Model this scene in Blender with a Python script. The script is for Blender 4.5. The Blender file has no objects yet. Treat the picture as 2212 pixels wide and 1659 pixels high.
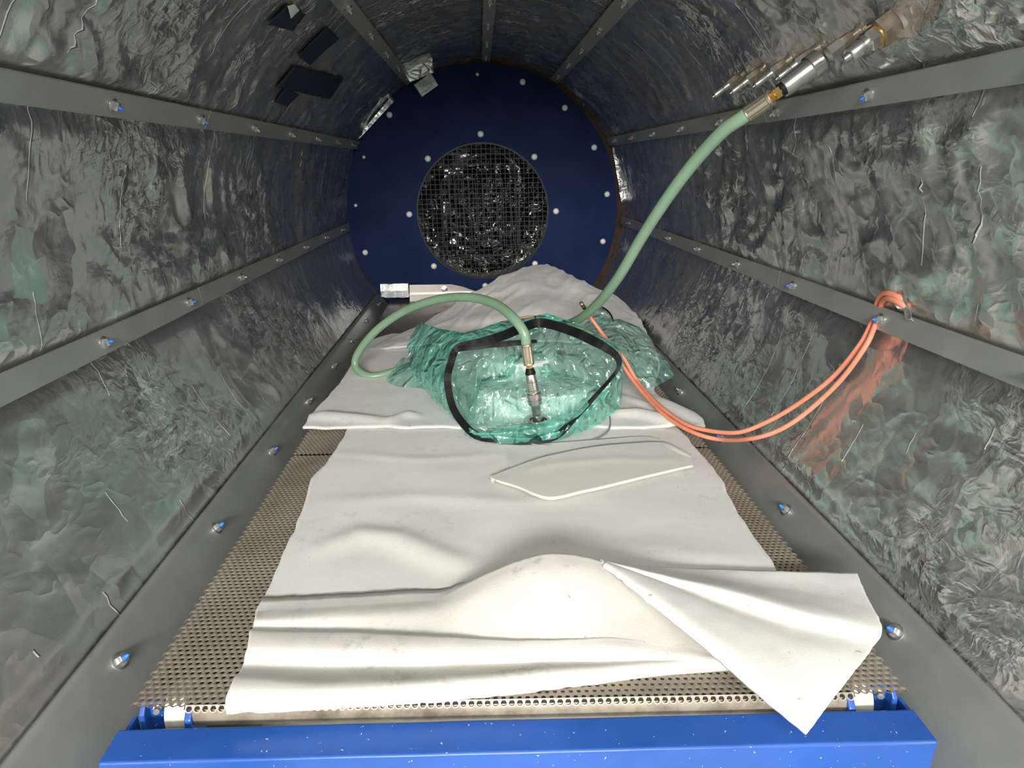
import bpy, math, random
import numpy as np
from mathutils import Vector, Matrix, noise

C = bpy.context.scene.collection
sc = bpy.context.scene
R = math.radians
random.seed(7)

# ------------------------------------------------------------------ camera
F_PX, W_PX, H_PX = 1380.3, 2212.0, 1659.0
PITCH, YAW, ROLL = 0.3294, 0.0433, -0.0182
CAM = np.array([-0.0254, 0.0, 0.825])
AXZ = 0.6284                       # height of the vessel axis
BED = 0.285                        # top of the trolley deck
RAD = 0.614                        # inner radius of the lining
END_Y = 2.94                       # the blue end plate
cp, sp = math.cos(PITCH), math.sin(PITCH)
cy_, sy_ = math.cos(YAW), math.sin(YAW)
cr, sr = math.cos(ROLL), math.sin(ROLL)
CM = (np.array([[cr, -sr, 0], [sr, cr, 0], [0, 0, 1]]) @ np.array([[1, 0, 0], [0, cp, -sp], [0, sp, cp]])
      @ np.array([[1, 0, 0], [0, 0, -1], [0, 1, 0.]]) @ np.array([[cy_, -sy_, 0], [sy_, cy_, 0], [0, 0, 1]]))
cam_d = bpy.data.cameras.new('camera')
cam_o = bpy.data.objects.new('camera', cam_d)
C.objects.link(cam_o)
rot = Matrix([list(CM[0]), list(-CM[1]), list(-CM[2])]).transposed()
cam_o.matrix_world = Matrix.Translation(Vector(CAM)) @ rot.to_4x4()
cam_d.sensor_width = 36
cam_d.lens = 36 * F_PX / W_PX
cam_d.clip_start = 0.01
sc.camera = cam_o

sc.view_settings.view_transform = 'Standard'
sc.view_settings.look = 'None'
sc.view_settings.gamma = 1
sc.view_settings.exposure = -0.1

# ------------------------------------------------------------------ world: the workshop hall in front of the open door
wd = bpy.data.worlds.new('hall'); sc.world = wd
wd.use_nodes = True
nt = wd.node_tree
bg = nt.nodes['Background']
tc = nt.nodes.new('ShaderNodeTexCoord')
sx = nt.nodes.new('ShaderNodeSeparateXYZ')
ramp = nt.nodes.new('ShaderNodeValToRGB')
mr = nt.nodes.new('ShaderNodeMapRange')
nt.links.new(tc.outputs['Generated'], sx.inputs[0])
nt.links.new(sx.outputs['Z'], mr.inputs[0])
mr.inputs[1].default_value = -1; mr.inputs[2].default_value = 1
nt.links.new(mr.outputs[0], ramp.inputs[0])
ramp.color_ramp.elements[0].color = (0.42, 0.42, 0.40, 1)
ramp.color_ramp.elements[1].color = (0.95, 0.97, 0.93, 1)
e = ramp.color_ramp.elements.new(0.45); e.color = (0.42, 0.44, 0.42, 1)
e = ramp.color_ramp.elements.new(0.62); e.color = (0.50, 0.52, 0.49, 1)
# the hall holds teal machinery and warm walls: broad patches of colour
wn = nt.nodes.new('ShaderNodeTexNoise'); wn.inputs['Scale'].default_value = 1.7; wn.inputs['Detail'].default_value = 1
nt.links.new(tc.outputs['Generated'], wn.inputs['Vector'])
wr = nt.nodes.new('ShaderNodeValToRGB'); nt.links.new(wn.outputs[0], wr.inputs[0])
wr.color_ramp.elements[0].position = .42; wr.color_ramp.elements[0].color = (0.88, 1.07, 1.0, 1)
wr.color_ramp.elements[1].position = .58; wr.color_ramp.elements[1].color = (1.10, 1.02, 0.97, 1)
wm = nt.nodes.new('ShaderNodeMix'); wm.data_type = 'RGBA'; wm.blend_type = 'MULTIPLY'; wm.inputs[0].default_value = 1
nt.links.new(ramp.outputs[0], wm.inputs[6]); nt.links.new(wr.outputs[0], wm.inputs[7])
nt.links.new(wm.outputs[2], bg.inputs[0])
bg.inputs[1].default_value = 1.15

def area(name, loc, target, sx_, sy2, power, col=(1, 1, 1)):
    l = bpy.data.lights.new(name, 'AREA'); l.shape = 'RECTANGLE'
    l.size = sx_; l.size_y = sy2; l.energy = power; l.color = col
    o = bpy.data.objects.new(name, l); C.objects.link(o)
    o.location = loc
    o.rotation_euler = (Vector(target) - Vector(loc)).to_track_quat('-Z', 'Y').to_euler()
    return o
area('hall_lamp', (0.2, -1.5, 2.3), (0, 1.0, 0.3), 2.4, 0.8, 30, (1.0, 0.985, 0.95))
area('hall_lamp', (-0.25, -2.6, 1.55), (0, 2.2, 0.35), 1.6, 0.5, 190, (1.0, 0.985, 0.96))

# ------------------------------------------------------------------ geometry from the picture's rays
def ray(px, py):
    return CM.T @ np.array([(px - W_PX / 2) / F_PX, (py - H_PX / 2) / F_PX, 1.0])
def PZ(px, py, h=0.0):
    d = ray(px, py); return CAM + d * ((BED + h - CAM[2]) / d[2])
def PY(px, py, Y):
    d = ray(px, py); return CAM + d * (Y / d[1])
def PW(px, py, rad=RAD):
    d = ray(px, py); o = CAM - np.array([0, 0, AXZ])
    a = d[0] ** 2 + d[2] ** 2; b = 2 * (o[0] * d[0] + o[2] * d[2]); c = o[0] ** 2 + o[2] ** 2 - rad * rad
    t = (-b + math.sqrt(b * b - 4 * a * c)) / 2 / a
    return CAM + d * t
def ang(p): return math.degrees(math.atan2(p[2] - AXZ, p[0]))
def WP(y, deg, rad=RAD):
    return np.array([rad * math.cos(R(deg)), y, AXZ + rad * math.sin(R(deg))])

# ------------------------------------------------------------------ node helpers
class NT:
    def __init__(s, name):
        s.m = bpy.data.materials.new(name); s.m.use_nodes = True
        s.t = s.m.node_tree; s.b = s.t.nodes['Principled BSDF']; s.out = s.t.nodes['Material Output']
    def n(s, typ, **kw):
        nd = s.t.nodes.new(typ)
        for k, v in kw.items():
            if k.startswith('i_'): nd.inputs[k[2:].replace('_', ' ')].default_value = v
            else: setattr(nd, k, v)
        return nd
    def l(s, a, b): s.t.links.new(a, b)
    def math(s, op, a, b=None, c=None, clamp=False):
        nd = s.t.nodes.new('ShaderNodeMath'); nd.operation = op; nd.use_clamp = clamp
        for i, v in enumerate((a, b, c)):
            if v is None: continue
            if isinstance(v, (int, float)): nd.inputs[i].default_value = v
            else: s.l(v, nd.inputs[i])
        return nd.outputs[0]
    def noise(s, vec, scale, detail=3, rough=.5, dist=0):
        nd = s.n('ShaderNodeTexNoise'); nd.inputs['Scale'].default_value = scale
        nd.inputs['Detail'].default_value = detail; nd.inputs['Roughness'].default_value = rough
        nd.inputs['Distortion'].default_value = dist
        if vec is not None: s.l(vec, nd.inputs['Vector'])
        return nd
    def ramp(s, fac, stops):
        nd = s.n('ShaderNodeValToRGB'); s.l(fac, nd.inputs[0]); els = nd.color_ramp.elements
        while len(els) < len(stops): els.new(0.5)
        for e_, (p, c) in zip(els, stops):
            e_.position = p; e_.color = (*c, 1) if len(c) == 3 else c
        return nd.outputs[0]
    def mix(s, fac, a, b):
        nd = s.n('ShaderNodeMix'); nd.data_type = 'RGBA'
        for k, v in ((0, fac), (6, a), (7, b)):
            if isinstance(v, tuple): nd.inputs[k].default_value = (*v, 1)
            elif isinstance(v, (int, float)): nd.inputs[k].default_value = v
            else: s.l(v, nd.inputs[k])
        return nd.outputs[2]
    def bump(s, h, strength, dist, prev=None):
        nd = s.n('ShaderNodeBump'); nd.inputs['Strength'].default_value = strength
        nd.inputs['Distance'].default_value = dist; s.l(h, nd.inputs['Height'])
        if prev is not None: s.l(prev, nd.inputs['Normal'])
        return nd.outputs[0]
    def set(s, **kw):
        for k, v in kw.items():
            k = k.replace('_', ' ')
            if isinstance(v, (int, float)): s.b.inputs[k].default_value = v
            elif isinstance(v, tuple): s.b.inputs[k].default_value = (*v, 1)
            else: s.l(v, s.b.inputs[k])
        return s

def mat_plain(name, col, metal=0., rough=.5, var=.12, vs=20, bump=0., bs=60, coat=0.):
    s = NT(name); g = s.n('ShaderNodeNewGeometry').outputs['Position']
    f = s.noise(g, vs, 4, .6).outputs[0]
    dark = tuple(c * (1 - var) for c in col); lite = tuple(min(1, c * (1 + var)) for c in col)
    s.set(Base_Color=s.ramp(f, [(.3, dark), (.7, lite)]), Metallic=metal,
          Roughness=s.math('MULTIPLY_ADD', f, .2, rough - .1), Coat_Weight=coat)
    if bump: s.set(Normal=s.bump(s.noise(g, bs, 3).outputs[0], bump, .002))
    return s.m

def mat_foil(name, seed, crum=1.0, base=.64, rough=.27, seams=True, metal=.86):
    """Wrinkled aluminium foil cladding, laid out on the panel's own metres (UV)."""
    s = NT(name)
    uv = s.n('ShaderNodeUVMap').outputs[0]
    mp = s.n('ShaderNodeMapping'); mp.inputs['Location'].default_value = (seed * 3.71, seed * 1.37, seed); s.l(uv, mp.inputs[0])
    v = mp.outputs[0]
    # warp
    w = s.noise(v, 7, 3, .55)
    warp = s.n('ShaderNodeMix'); warp.data_type = 'VECTOR'; warp.inputs[0].default_value = .09
    s.l(v, warp.inputs[4]); s.l(w.outputs['Color'], warp.inputs[5]); vw = warp.outputs[1]
    # patches where the foil is crumpled harder
    mk = s.noise(v, 3.1, 2, .5).outputs[0]
    mask = s.n('ShaderNodeMapRange'); mask.inputs[1].default_value = .46; mask.inputs[2].default_value = .66
    mask.inputs[3].default_value = .07; mask.inputs[4].default_value = 1.0; s.l(mk, mask.inputs[0]); mask = mask.outputs[0]
    def ridged(vec, sc_, det, rg=.55, pw=2.2):
        f = s.noise(vec, sc_, det, rg).outputs[0]
        a = s.math('ABSOLUTE', s.math('MULTIPLY_ADD', f, 2.0, -1.0))
        return s.math('POWER', s.math('SUBTRACT', 1.0, a, clamp=True), pw * 3)
    r1 = ridged(vw, 9, 3)
    st = s.n('ShaderNodeMapping'); st.inputs['Scale'].default_value = (1.0, .38, 1); s.l(vw, st.inputs[0])
    r2 = ridged(st.outputs[0], 26, 4)
    st2 = s.n('ShaderNodeMapping'); st2.inputs['Scale'].default_value = (.35, 1.0, 1); s.l(vw, st2.inputs[0])
    r4 = ridged(st2.outputs[0], 30, 3)
    vo = s.n('ShaderNodeTexVoronoi'); vo.feature = 'DISTANCE_TO_EDGE'; vo.inputs['Scale'].default_value = 30
    s.l(vw, vo.inputs['Vector'])
    ve = s.math('MINIMUM', s.math('MULTIPLY', vo.outputs[0], 5.0), 1.0)
    fine = s.noise(vw, 120, 3, .6).outputs[0]
    h = s.math('MULTIPLY', s.math('ADD', s.math('MULTIPLY', r2, .8), s.math('MULTIPLY', r4, .6)), mask)
    h = s.math('ADD', h, s.math('MULTIPLY', r1, .55))
    h = s.math('ADD', h, s.math('MULTIPLY', s.math('MULTIPLY', ve, mask), .35))
    h = s.math('ADD', h, s.math('MULTIPLY', fine, .10))
    soft = s.noise(v, 5, 2).outputs[0]
    nrm = s.bump(soft, .5 * crum, .02)
    nrm = s.bump(h, .55 * crum, .0040, nrm)
    if seams:
        # sharp bright crease lines that run across the length
        sep = s.n('ShaderNodeSeparateXYZ'); s.l(v, sep.inputs[0])
        wob = s.noise(v, 4, 2).outputs[0]
        u = s.math('ADD', sep.outputs[0], s.math('MULTIPLY', wob, .05))
        line = s.math('ABSOLUTE', s.math('SUBTRACT', s.math('FRACT', s.math('MULTIPLY', u, 8.7)), .5))
        line = s.math('SUBTRACT', 1.0, s.math('MULTIPLY', line, 62.0), clamp=True)
        on = s.math('GREATER_THAN', s.noise(v, 6.5, 2).outputs[0], .53)
        line = s.math('MULTIPLY', line, on)
        nrm = s.bump(line, .8, .002, nrm)
    # small flat facets between the creases
    def facets(sc_, k, sx2, prev, msk):
        fm = s.n('ShaderNodeMapping'); fm.inputs['Scale'].default_value = (1.0, sx2, 1); s.l(vw, fm.inputs[0])
        fv = s.n('ShaderNodeTexVoronoi'); fv.inputs['Scale'].default_value = sc_; s.l(fm.outputs[0], fv.inputs['Vector'])
        sb = s.n('ShaderNodeVectorMath', operation='SUBTRACT'); s.l(fv.outputs['Color'], sb.inputs[0]); sb.inputs[1].default_value = (.5, .5, .5)
        ml = s.n('ShaderNodeVectorMath', operation='SCALE'); s.l(sb.outputs[0], ml.inputs[0])
        if msk is None: ml.inputs['Scale'].default_value = k
        else: s.l(s.math('MULTIPLY', msk, k), ml.inputs['Scale'])
        ad = s.n('ShaderNodeVectorMath', operation='ADD'); s.l(prev, ad.inputs[0]); s.l(ml.outputs[0], ad.inputs[1])
        no = s.n('ShaderNodeVectorMath', operation='NORMALIZE'); s.l(ad.outputs[0], no.inputs[0])
        return no.outputs[0]
    nrm = facets(16, .16 * crum, .55, nrm, None)
    nrm = facets(58, .42 * crum, .8, nrm, mask)
    nrm = facets(130, .22 * crum, 1.4, nrm, mask)
    tint = s.noise(v, 2.3, 2).outputs[0]
    col = s.ramp(tint, [(.35, (base, base * .99, base * .96)), (.65, (base * 1.18, base * 1.16, base * 1.12))])
    rg = s.math('MULTIPLY_ADD', s.noise(v, 14, 3).outputs[0], .16, rough - .08)
    s.set(Base_Color=col, Metallic=metal, Roughness=rg, Normal=nrm)
    return s.m

M = {}
for i in range(1, 9):
    M['foil%d' % i] = mat_foil('aluminium_foil_%d' % i, i)
M['foil_smooth'] = mat_foil('aluminium_foil_smooth', 11, crum=.75, rough=.32)
M['foil_shiny'] = mat_foil('crumpled_bright_foil', 13, crum=1.7, base=.80, rough=.22, seams=False, metal=.8)
M['foil_tape'] = mat_plain('aluminium_tape', (.62, .62, .62), .75, .36, .1, 40, .3, 120)
M['strip'] = mat_plain('galvanised_strip', (.45, .45, .42), .50, .40, .08, 12, .05, 200)
M['flange'] = mat_plain('galvanised_sheet', (.44, .45, .42), .60, .38, .12, 7, .06, 90)
M['dark_tape'] = mat_plain('dark_tape', (.012, .018, .036), 0, .55, .2, 20, .1)
M['zinc'] = mat_plain('zinc_plated_steel', (.72, .72, .69), .9, .25, .06, 60)
M['bluecap'] = mat_plain('blue_cap', (.035, .16, .55), 0, .4, .05)
M['glint_white_bolt'] = mat_plain('bolt_glint_white', (.95, .93, .88), .1, .45, .06, 60)  # plate bolts' glint put into a near-white colour; also colours the white patch
M['steel'] = mat_plain('turned_steel', (.62, .61, .58), .95, .22, .06, 60)
M['oldsteel'] = mat_plain('tarnished_steel', (.52, .50, .46), .9, .32, .15, 60)
M['bronze'] = mat_plain('brown_steel_nut', (.40, .32, .25), .85, .36, .2, 70)
M['brass'] = mat_plain('brass', (.75, .5, .16), .95, .25, .06, 60)
M['ferrule'] = mat_plain('crimped_ferrule', (.58, .50, .40), .9, .3, .1, 60)
M['black'] = mat_plain('black_seal', (.008, .008, .009), 0, .5, .2)
M['black'].node_tree.nodes['Principled BSDF'].inputs['Specular IOR Level'].default_value = .25
M['cable'] = mat_plain('orange_silicone', (.84, .29, .18), 0, .45, .08, 30)
M['wire'] = mat_plain('grey_sleeve', (.26, .26, .25), .1, .45, .1, 30)
M['dark'] = mat_plain('hole_shade_dark', (.012, .012, .014), .1, .7, .2, 10)  # near-black for the added shade pieces under the deck
M['coil'] = mat_plain('heater_rod', (.07, .068, .07), .4, .5, .2, 20)
M['guard'] = mat_plain('guard_wire', (.018, .018, .022), .5, .45, .2, 20)
M['rust'] = mat_plain('rusty_steel', (.055, .026, .014), .2, .75, .6, 22, .5, 60)
M['bed_plain'] = mat_plain('brown_steel_sheet', (.155, .13, .11), .45, .5, .15, 9, .1)
M['bracket'] = mat_plain('steel_bracket', (.50, .46, .43), .85, .34, .1, 15)

def mat_bed():
    s = NT('perforated_deck_steel'); g = s.n('ShaderNodeNewGeometry').outputs['Position']
    f = s.noise(g, 9, 4, .6).outputs[0]
    s.set(Base_Color=s.ramp(f, [(.3, (.26, .215, .165)), (.7, (.40, .345, .28))]), Metallic=.35, Roughness=.45)
    return s.m
M['bed'] = mat_bed()
def mat_tube():
    s = NT('grimy_tube'); g = s.n('ShaderNodeNewGeometry').outputs['Position']
    f = s.noise(g, 25, 5, .7).outputs[0]
    s.set(Base_Color=s.ramp(f, [(.32, (.19, .15, .105)), (.6, (.42, .36, .28))]), Metallic=.3, Roughness=.5)
    return s.m
M['tube'] = mat_tube()
def mat_blue(name, col, chips, rough, metal=0.):
    s = NT(name); g = s.n('ShaderNodeNewGeometry').outputs['Position']
    f = s.noise(g, 6, 4, .6).outputs[0]
    c = s.ramp(f, [(.35, col), (.70, tuple(min(1, a * 1.25 + .012) for a in col))])
    if chips:
        sc1 = s.noise(g, 210, 2, .5).outputs[0]
        m1 = s.math('GREATER_THAN', sc1, .735)
        c = s.mix(m1, c, (.45, .52, .62))
        sm = s.math('MULTIPLY', s.math('GREATER_THAN', s.noise(g, 21, 5, .75).outputs[0], .67), .65)
        c = s.mix(sm, c, (.12, .16, .27))
    s.set(Base_Color=c, Roughness=s.math('MULTIPLY_ADD', f, .25, rough), Metallic=metal)
    s.set(Normal=s.bump(s.noise(g, 30, 3).outputs[0], .25, .002))
    return s.m
M['blue'] = mat_blue('blue_frame_paint', (.018, .085, .36), True, .22)
M['plate'] = mat_blue('blue_end_plate_paint', (.0025, .0145, .072), False, .5)
M['plate'].node_tree.nodes['Principled BSDF'].inputs['Specular IOR Level'].default_value = .15
def mat_roller():
    s = NT('ivory_roller'); g = s.n('ShaderNodeNewGeometry').outputs['Position']
    f = s.noise(g, 40, 4, .6).outputs[0]
    s.set(Base_Color=s.ramp(f, [(.3, (.50, .45, .34)), (.6, (.70, .66, .56))]), Roughness=.5)
    return s.m
M['ivory'] = mat_roller()
def mat_felt(name, col, stain=.0):
    s = NT(name); g = s.n('ShaderNodeNewGeometry').outputs['Position']
    f = s.noise(g, 5, 3, .5).outputs[0]
    c = s.ramp(f, [(.3, tuple(a * .93 for a in col)), (.7, col)])
    fib = s.noise(g, 420, 3, .7).outputs[0]
    c = s.mix(s.math('MULTIPLY', s.math('SUBTRACT', fib, .35, clamp=True), .35), c, tuple(a * .62 for a in col))
    if stain:
        spot = s.ramp(s.noise(g, 38, 4, .7).outputs[0], [(.54, (0, 0, 0)), (.74, (1, 1, 1))])
        where = s.ramp(s.noise(g, 6, 2).outputs[0], [(.46, (0, 0, 0)), (.60, (1, 1, 1))])
        c = s.mix(s.math('MULTIPLY', s.math('MULTIPLY', spot, where), stain), c, (.30, .28, .27))
        lint = s.math('MULTIPLY', s.math('GREATER_THAN', s.noise(g, 95, 2, .5).outputs[0], .765), .6)
        c = s.mix(lint, c, (.22, .21, .20))
    wv = s.n('ShaderNodeTexWave'); wv.inputs['Scale'].default_value = 120; wv.inputs['Distortion'].default_value = 3
    wv.inputs['Detail'].default_value = 2; s.l(g, wv.inputs[0])
    n1 = s.bump(s.noise(g, 13, 2).outputs[0], .18, .012)
    n2 = s.bump(s.noise(g, 560, 3, .7).outputs[0], .35, .0012, n1)
    n3 = s.bump(wv.outputs[1], .06, .001, n2)
    s.set(Base_Color=c, Roughness=.95, Normal=n3, Sheen_Weight=.25, Specular_IOR_Level=.15)
    return s.m
M['felt'] = mat_felt('white_felt', (.74, .715, .67), .35)
M['felt2'] = mat_felt('white_felt_dirty', (.74, .705, .65), .75)
M['felt4'] = mat_felt('white_felt_corner', (.76, .735, .69), .12)
M['felt3'] = mat_felt('cream_felt', (.70, .685, .62), .15)
M['breather'] = mat_felt('white_padding', (.78, .80, .77), 0)

def mat_hose():
    s = NT('green_hose'); g = s.n('ShaderNodeNewGeometry').outputs['Position']
    f = s.noise(g, 12, 3).outputs[0]
    s.set(Base_Color=s.ramp(f, [(.3, (.205, .33, .215)), (.7, (.25, .375, .25))]), Roughness=.32, Specular_IOR_Level=.5,
          Subsurface_Weight=.1)
    s.b.inputs['Subsurface Radius'].default_value = (.004, .006, .004)
    return s.m
M['hose'] = mat_hose()

def mat_film(name, tint, body, dens, crink=1.0):
    """Thin translucent plastic sheet: tinted see-through, milky body, sharp gloss."""
    s = NT(name); g = s.n('ShaderNodeNewGeometry').outputs['Position']
    w = s.noise(g, 14, 2)
    wm = s.n('ShaderNodeMix'); wm.data_type = 'VECTOR'; wm.inputs[0].default_value = .12
    s.l(g, wm.inputs[4]); s.l(w.outputs['Color'], wm.inputs[5])
    vo = s.n('ShaderNodeTexVoronoi'); vo.inputs['Scale'].default_value = 12; vo.feature = 'DISTANCE_TO_EDGE'; s.l(wm.outputs[1], vo.inputs['Vector'])
    ve = s.math('MINIMUM', s.math('MULTIPLY', vo.outputs[0], 3.0), 1.0)
    f = s.noise(wm.outputs[1], 9, 2, .5).outputs[0]
    rg = s.math('POWER', s.math('SUBTRACT', 1.0, s.math('ABSOLUTE', s.math('MULTIPLY_ADD', f, 2, -1)), clamp=True), 4.0)
    n1 = s.bump(ve, .8 * crink, .014)
    n1 = s.bump(rg, .8 * crink, .016, n1)
    n1 = s.bump(s.noise(g, 90, 3, .6).outputs[0], .12 * crink, .002, n1)
    tr = s.n('ShaderNodeBsdfTransparent'); tr.inputs[0].default_value = (*tint, 1)
    df = s.n('ShaderNodeBsdfDiffuse'); df.inputs[0].default_value = (*body, 1); s.l(n1, df.inputs['Normal'])
    tl = s.n('ShaderNodeBsdfTranslucent'); tl.inputs[0].default_value = (*body, 1); s.l(n1, tl.inputs['Normal'])
    gl = s.n('ShaderNodeBsdfGlossy'); gl.inputs['Roughness'].default_value = .13; gl.inputs[0].default_value = (.9, 1, .97, 1); s.l(n1, gl.inputs['Normal'])
    a = s.n('ShaderNodeMixShader'); a.inputs[0].default_value = .35; s.l(df.outputs[0], a.inputs[1]); s.l(tl.outputs[0], a.inputs[2])
    b = s.n('ShaderNodeMixShader'); s.l(tr.outputs[0], b.inputs[1]); s.l(a.outputs[0], b.inputs[2])
    fac = s.math('MULTIPLY_ADD', s.noise(wm.outputs[1], 9, 2).outputs[0], .5, dens - .25, clamp=True)
    s.l(fac, b.inputs[0])
    fr = s.n('ShaderNodeLayerWeight'); fr.inputs[0].default_value = .5; s.l(n1, fr.inputs['Normal'])
    fg = s.math('MULTIPLY_ADD', s.math('POWER', fr.outputs['Facing'], 3.0), .55, .17, clamp=True)
    c = s.n('ShaderNodeMixShader'); s.l(fg, c.inputs[0]); s.l(b.outputs[0], c.inputs[1]); s.l(gl.outputs[0], c.inputs[2])
    s.l(c.outputs[0], s.out.inputs[0])
    return s.m
M['film'] = mat_film('green_film', (.58, .97, .88), (.27, .84, .70), .40)
M['film_in'] = mat_film('green_film_inner', (.84, 1.0, .96), (.42, .90, .78), .15, 1.3)
M['film_wing'] = mat_film('green_film_pale', (.80, .96, .92), (.50, .92, .82), .30)

# ------------------------------------------------------------------ mesh helpers
def tag(o, label=None, cat=None, group=None, kind=None):
    if label: o['label'] = label
    if cat: o['category'] = cat
    if group: o['group'] = group
    if kind: o['kind'] = kind
    return o
def thing(name, loc, label, cat, group=None):
    o = bpy.data.objects.new(name, None); C.objects.link(o); o.location = loc
    o.empty_display_size = .02
    return tag(o, label, cat, group)
def link(name, me, mats, parent=None, smooth=True, world=None):
    for m_ in (mats if isinstance(mats, (list, tuple)) else [mats]): me.materials.append(m_)
    if smooth: me.polygons.foreach_set('use_smooth', [True] * len(me.polygons))
    o = bpy.data.objects.new(name, me); C.objects.link(o)
    if parent is not None:
        o.parent = parent
        off = Vector(parent.location)
        pp = parent.parent
        while pp is not None: off += Vector(pp.location); pp = pp.parent
        me.transform(Matrix.Translation(-off))
    return o
def mesh(name, V, Fc, mt, parent=None, smooth=True):
    me = bpy.data.meshes.new(name); me.from_pydata([tuple(map(float, v)) for v in V], [], Fc); me.update()
    return link(name, me, mt, parent, smooth)
def solid(o, th, off=-1, bev=0, sub=0):
    m_ = o.modifiers.new('thick', 'SOLIDIFY'); m_.thickness = th; m_.offset = off
    if sub:
        s_ = o.modifiers.new('smooth', 'SUBSURF'); s_.levels = sub; s_.render_levels = sub
    return o
def bevel(o, w, seg=2):
    b_ = o.modifiers.new('bevel', 'BEVEL'); b_.width = w; b_.segments = seg; b_.limit_method = 'ANGLE'; b_.angle_limit = R(40)
    return o
class MB:
    def __init__(s): s.V = []; s.F = []
    def add(s, V, Fc):
        k = len(s.V); s.V += [tuple(v) for v in V]; s.F += [tuple(i + k for i in f) for f in Fc]
    def box(s, x0, x1, y0, y1, z0, z1):
        V = [(x, y, z) for x in (x0, x1) for y in (y0, y1) for z in (z0, z1)]
        s.add(V, [(0, 1, 3, 2), (4, 6, 7, 5), (0, 4, 5, 1), (2, 3, 7, 6), (0, 2, 6, 4), (1, 5, 7, 3)])
    def prism(s, pts, d):
        """polygon pts (3D, planar) swept along vector d"""
        n = len(pts); P = [np.array(p, float) for p in pts]; Q = [p + np.array(d) for p in P]
        s.add(P + Q, [tuple(range(n))[::-1], tuple(range(n, 2 * n))] + [(i, (i + 1) % n, n + (i + 1) % n, n + i) for i in range(n)])
    def lathe(s, O, D, prof, seg=20, flute=0):
        """profile of (t along D, r) pairs turned about axis D at O"""
        O = np.array(O, float); D = np.array(D, float); D /= np.linalg.norm(D)
        a = np.array([0, 0, 1.]) if abs(D[2]) < .9 else np.array([1., 0, 0])
        X = np.cross(D, a); X /= np.linalg.norm(X); Y = np.cross(D, X)
        V = []
        for t, r in prof:
            for i in range(seg):
                q = 2 * math.pi * i / seg
                rr = r * (1 + (flute * (i % 2)))
                V.append(O + D * t + (X * math.cos(q) + Y * math.sin(q)) * rr)
        n = len(prof); Fc = [(j * seg + i, j * seg + (i + 1) % seg, (j + 1) * seg + (i + 1) % seg, (j + 1) * seg + i) for j in range(n - 1) for i in range(seg)]
        Fc += [tuple(range(seg))[::-1], tuple((n - 1) * seg + i for i in range(seg))]
        s.add(V, Fc)
    def build(s, name, mt, parent=None, smooth=False):
        return mesh(name, s.V, s.F, mt, parent, smooth)
def auto_smooth(o, a=35):
    for p in o.data.polygons: p.use_smooth = True
    try: o.data.set_sharp_from_angle(angle=R(a))
    except Exception: pass
    return o
def cr_spline(P, n, closed=False):
    """Catmull-Rom through P, resampled evenly to n points."""
    P = np.array(P, float)
    if closed: Q = np.vstack([P[-1], P, P[0], P[1]])
    else: Q = np.vstack([2 * P[0] - P[1], P, 2 * P[-1] - P[-2]])
    out = []
    for i in range(1, len(Q) - 2):
        for t in np.linspace(0, 1, 24, endpoint=False):
            p0, p1, p2, p3 = Q[i - 1], Q[i], Q[i + 1], Q[i + 2]
            out.append(.5 * ((2 * p1) + (p2 - p0) * t + (2 * p0 - 5 * p1 + 4 * p2 - p3) * t * t + (3 * p1 - p0 - 3 * p2 + p3) * t ** 3))
    out.append(Q[-2]); out = np.array(out)
    return resample(out, n, closed)
def resample(P, n, closed=False):
    P = np.array(P, float)
    d = np.r_[0, np.cumsum(np.linalg.norm(np.diff(P, axis=0), axis=1))]
    u = np.linspace(0, d[-1], n, endpoint=not closed)
    return np.array([np.interp(u, d, P[:, k]) for k in range(P.shape[1])]).T
def tube(P, r, seg=14, mb=None):
    P = np.array(P, float); n = len(P)
    T = np.gradient(P, axis=0); T /= np.linalg.norm(T, axis=1)[:, None]
    a = np.array([0, 0, 1.]);
    if abs(T[0] @ a) > .9: a = np.array([1., 0, 0])
    N = np.cross(T[0], a); N /= np.linalg.norm(N)
    V = []; rr = r if hasattr(r, '__len__') else [r] * n
    for i in range(n):
        N = N - (N @ T[i]) * T[i]; N /= np.linalg.norm(N); B = np.cross(T[i], N)
        for k in range(seg):
            q = 2 * math.pi * k / seg; V.append(P[i] + (N * math.cos(q) + B * math.sin(q)) * rr[i])
    Fc = [(i * seg + k, i * seg + (k + 1) % seg, (i + 1) * seg + (k + 1) % seg, (i + 1) * seg + k) for i in range(n - 1) for k in range(seg)]
    Fc += [tuple(range(seg))[::-1], tuple((n - 1) * seg + k for k in range(seg))]
    if mb is None: mb = MB()
    mb.add(V, Fc); return mb
def loft(ribs, n, m, closed=False, linear=False, conv=PZ):
    """ribs: list of polylines of (px, py, h); returns grid m x n x 3 in the place"""
    G = []
    for rb in ribs:
        P3 = np.array([conv(*q) for q in rb])
        G.append(resample(P3, n, closed) if linear else cr_spline(P3, n, closed))
    G = np.array(G)
    if m <= len(ribs): return G
    out = np.zeros((m, n, 3)); k = len(ribs)
    for j in range(m):
        u = j / (m - 1) * (k - 1); i = min(int(u), k - 2); t = u - i
        p1, p2 = G[i], G[i + 1]
        p0 = G[i - 1] if i > 0 else 2 * p1 - p2
        p3 = G[i + 2] if i + 2 < k else 2 * p2 - p1
        out[j] = .5 * ((2 * p1) + (p2 - p0) * t + (2 * p0 - 5 * p1 + 4 * p2 - p3) * t * t + (3 * p1 - p0 - 3 * p2 + p3) * t ** 3)
    return out
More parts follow.
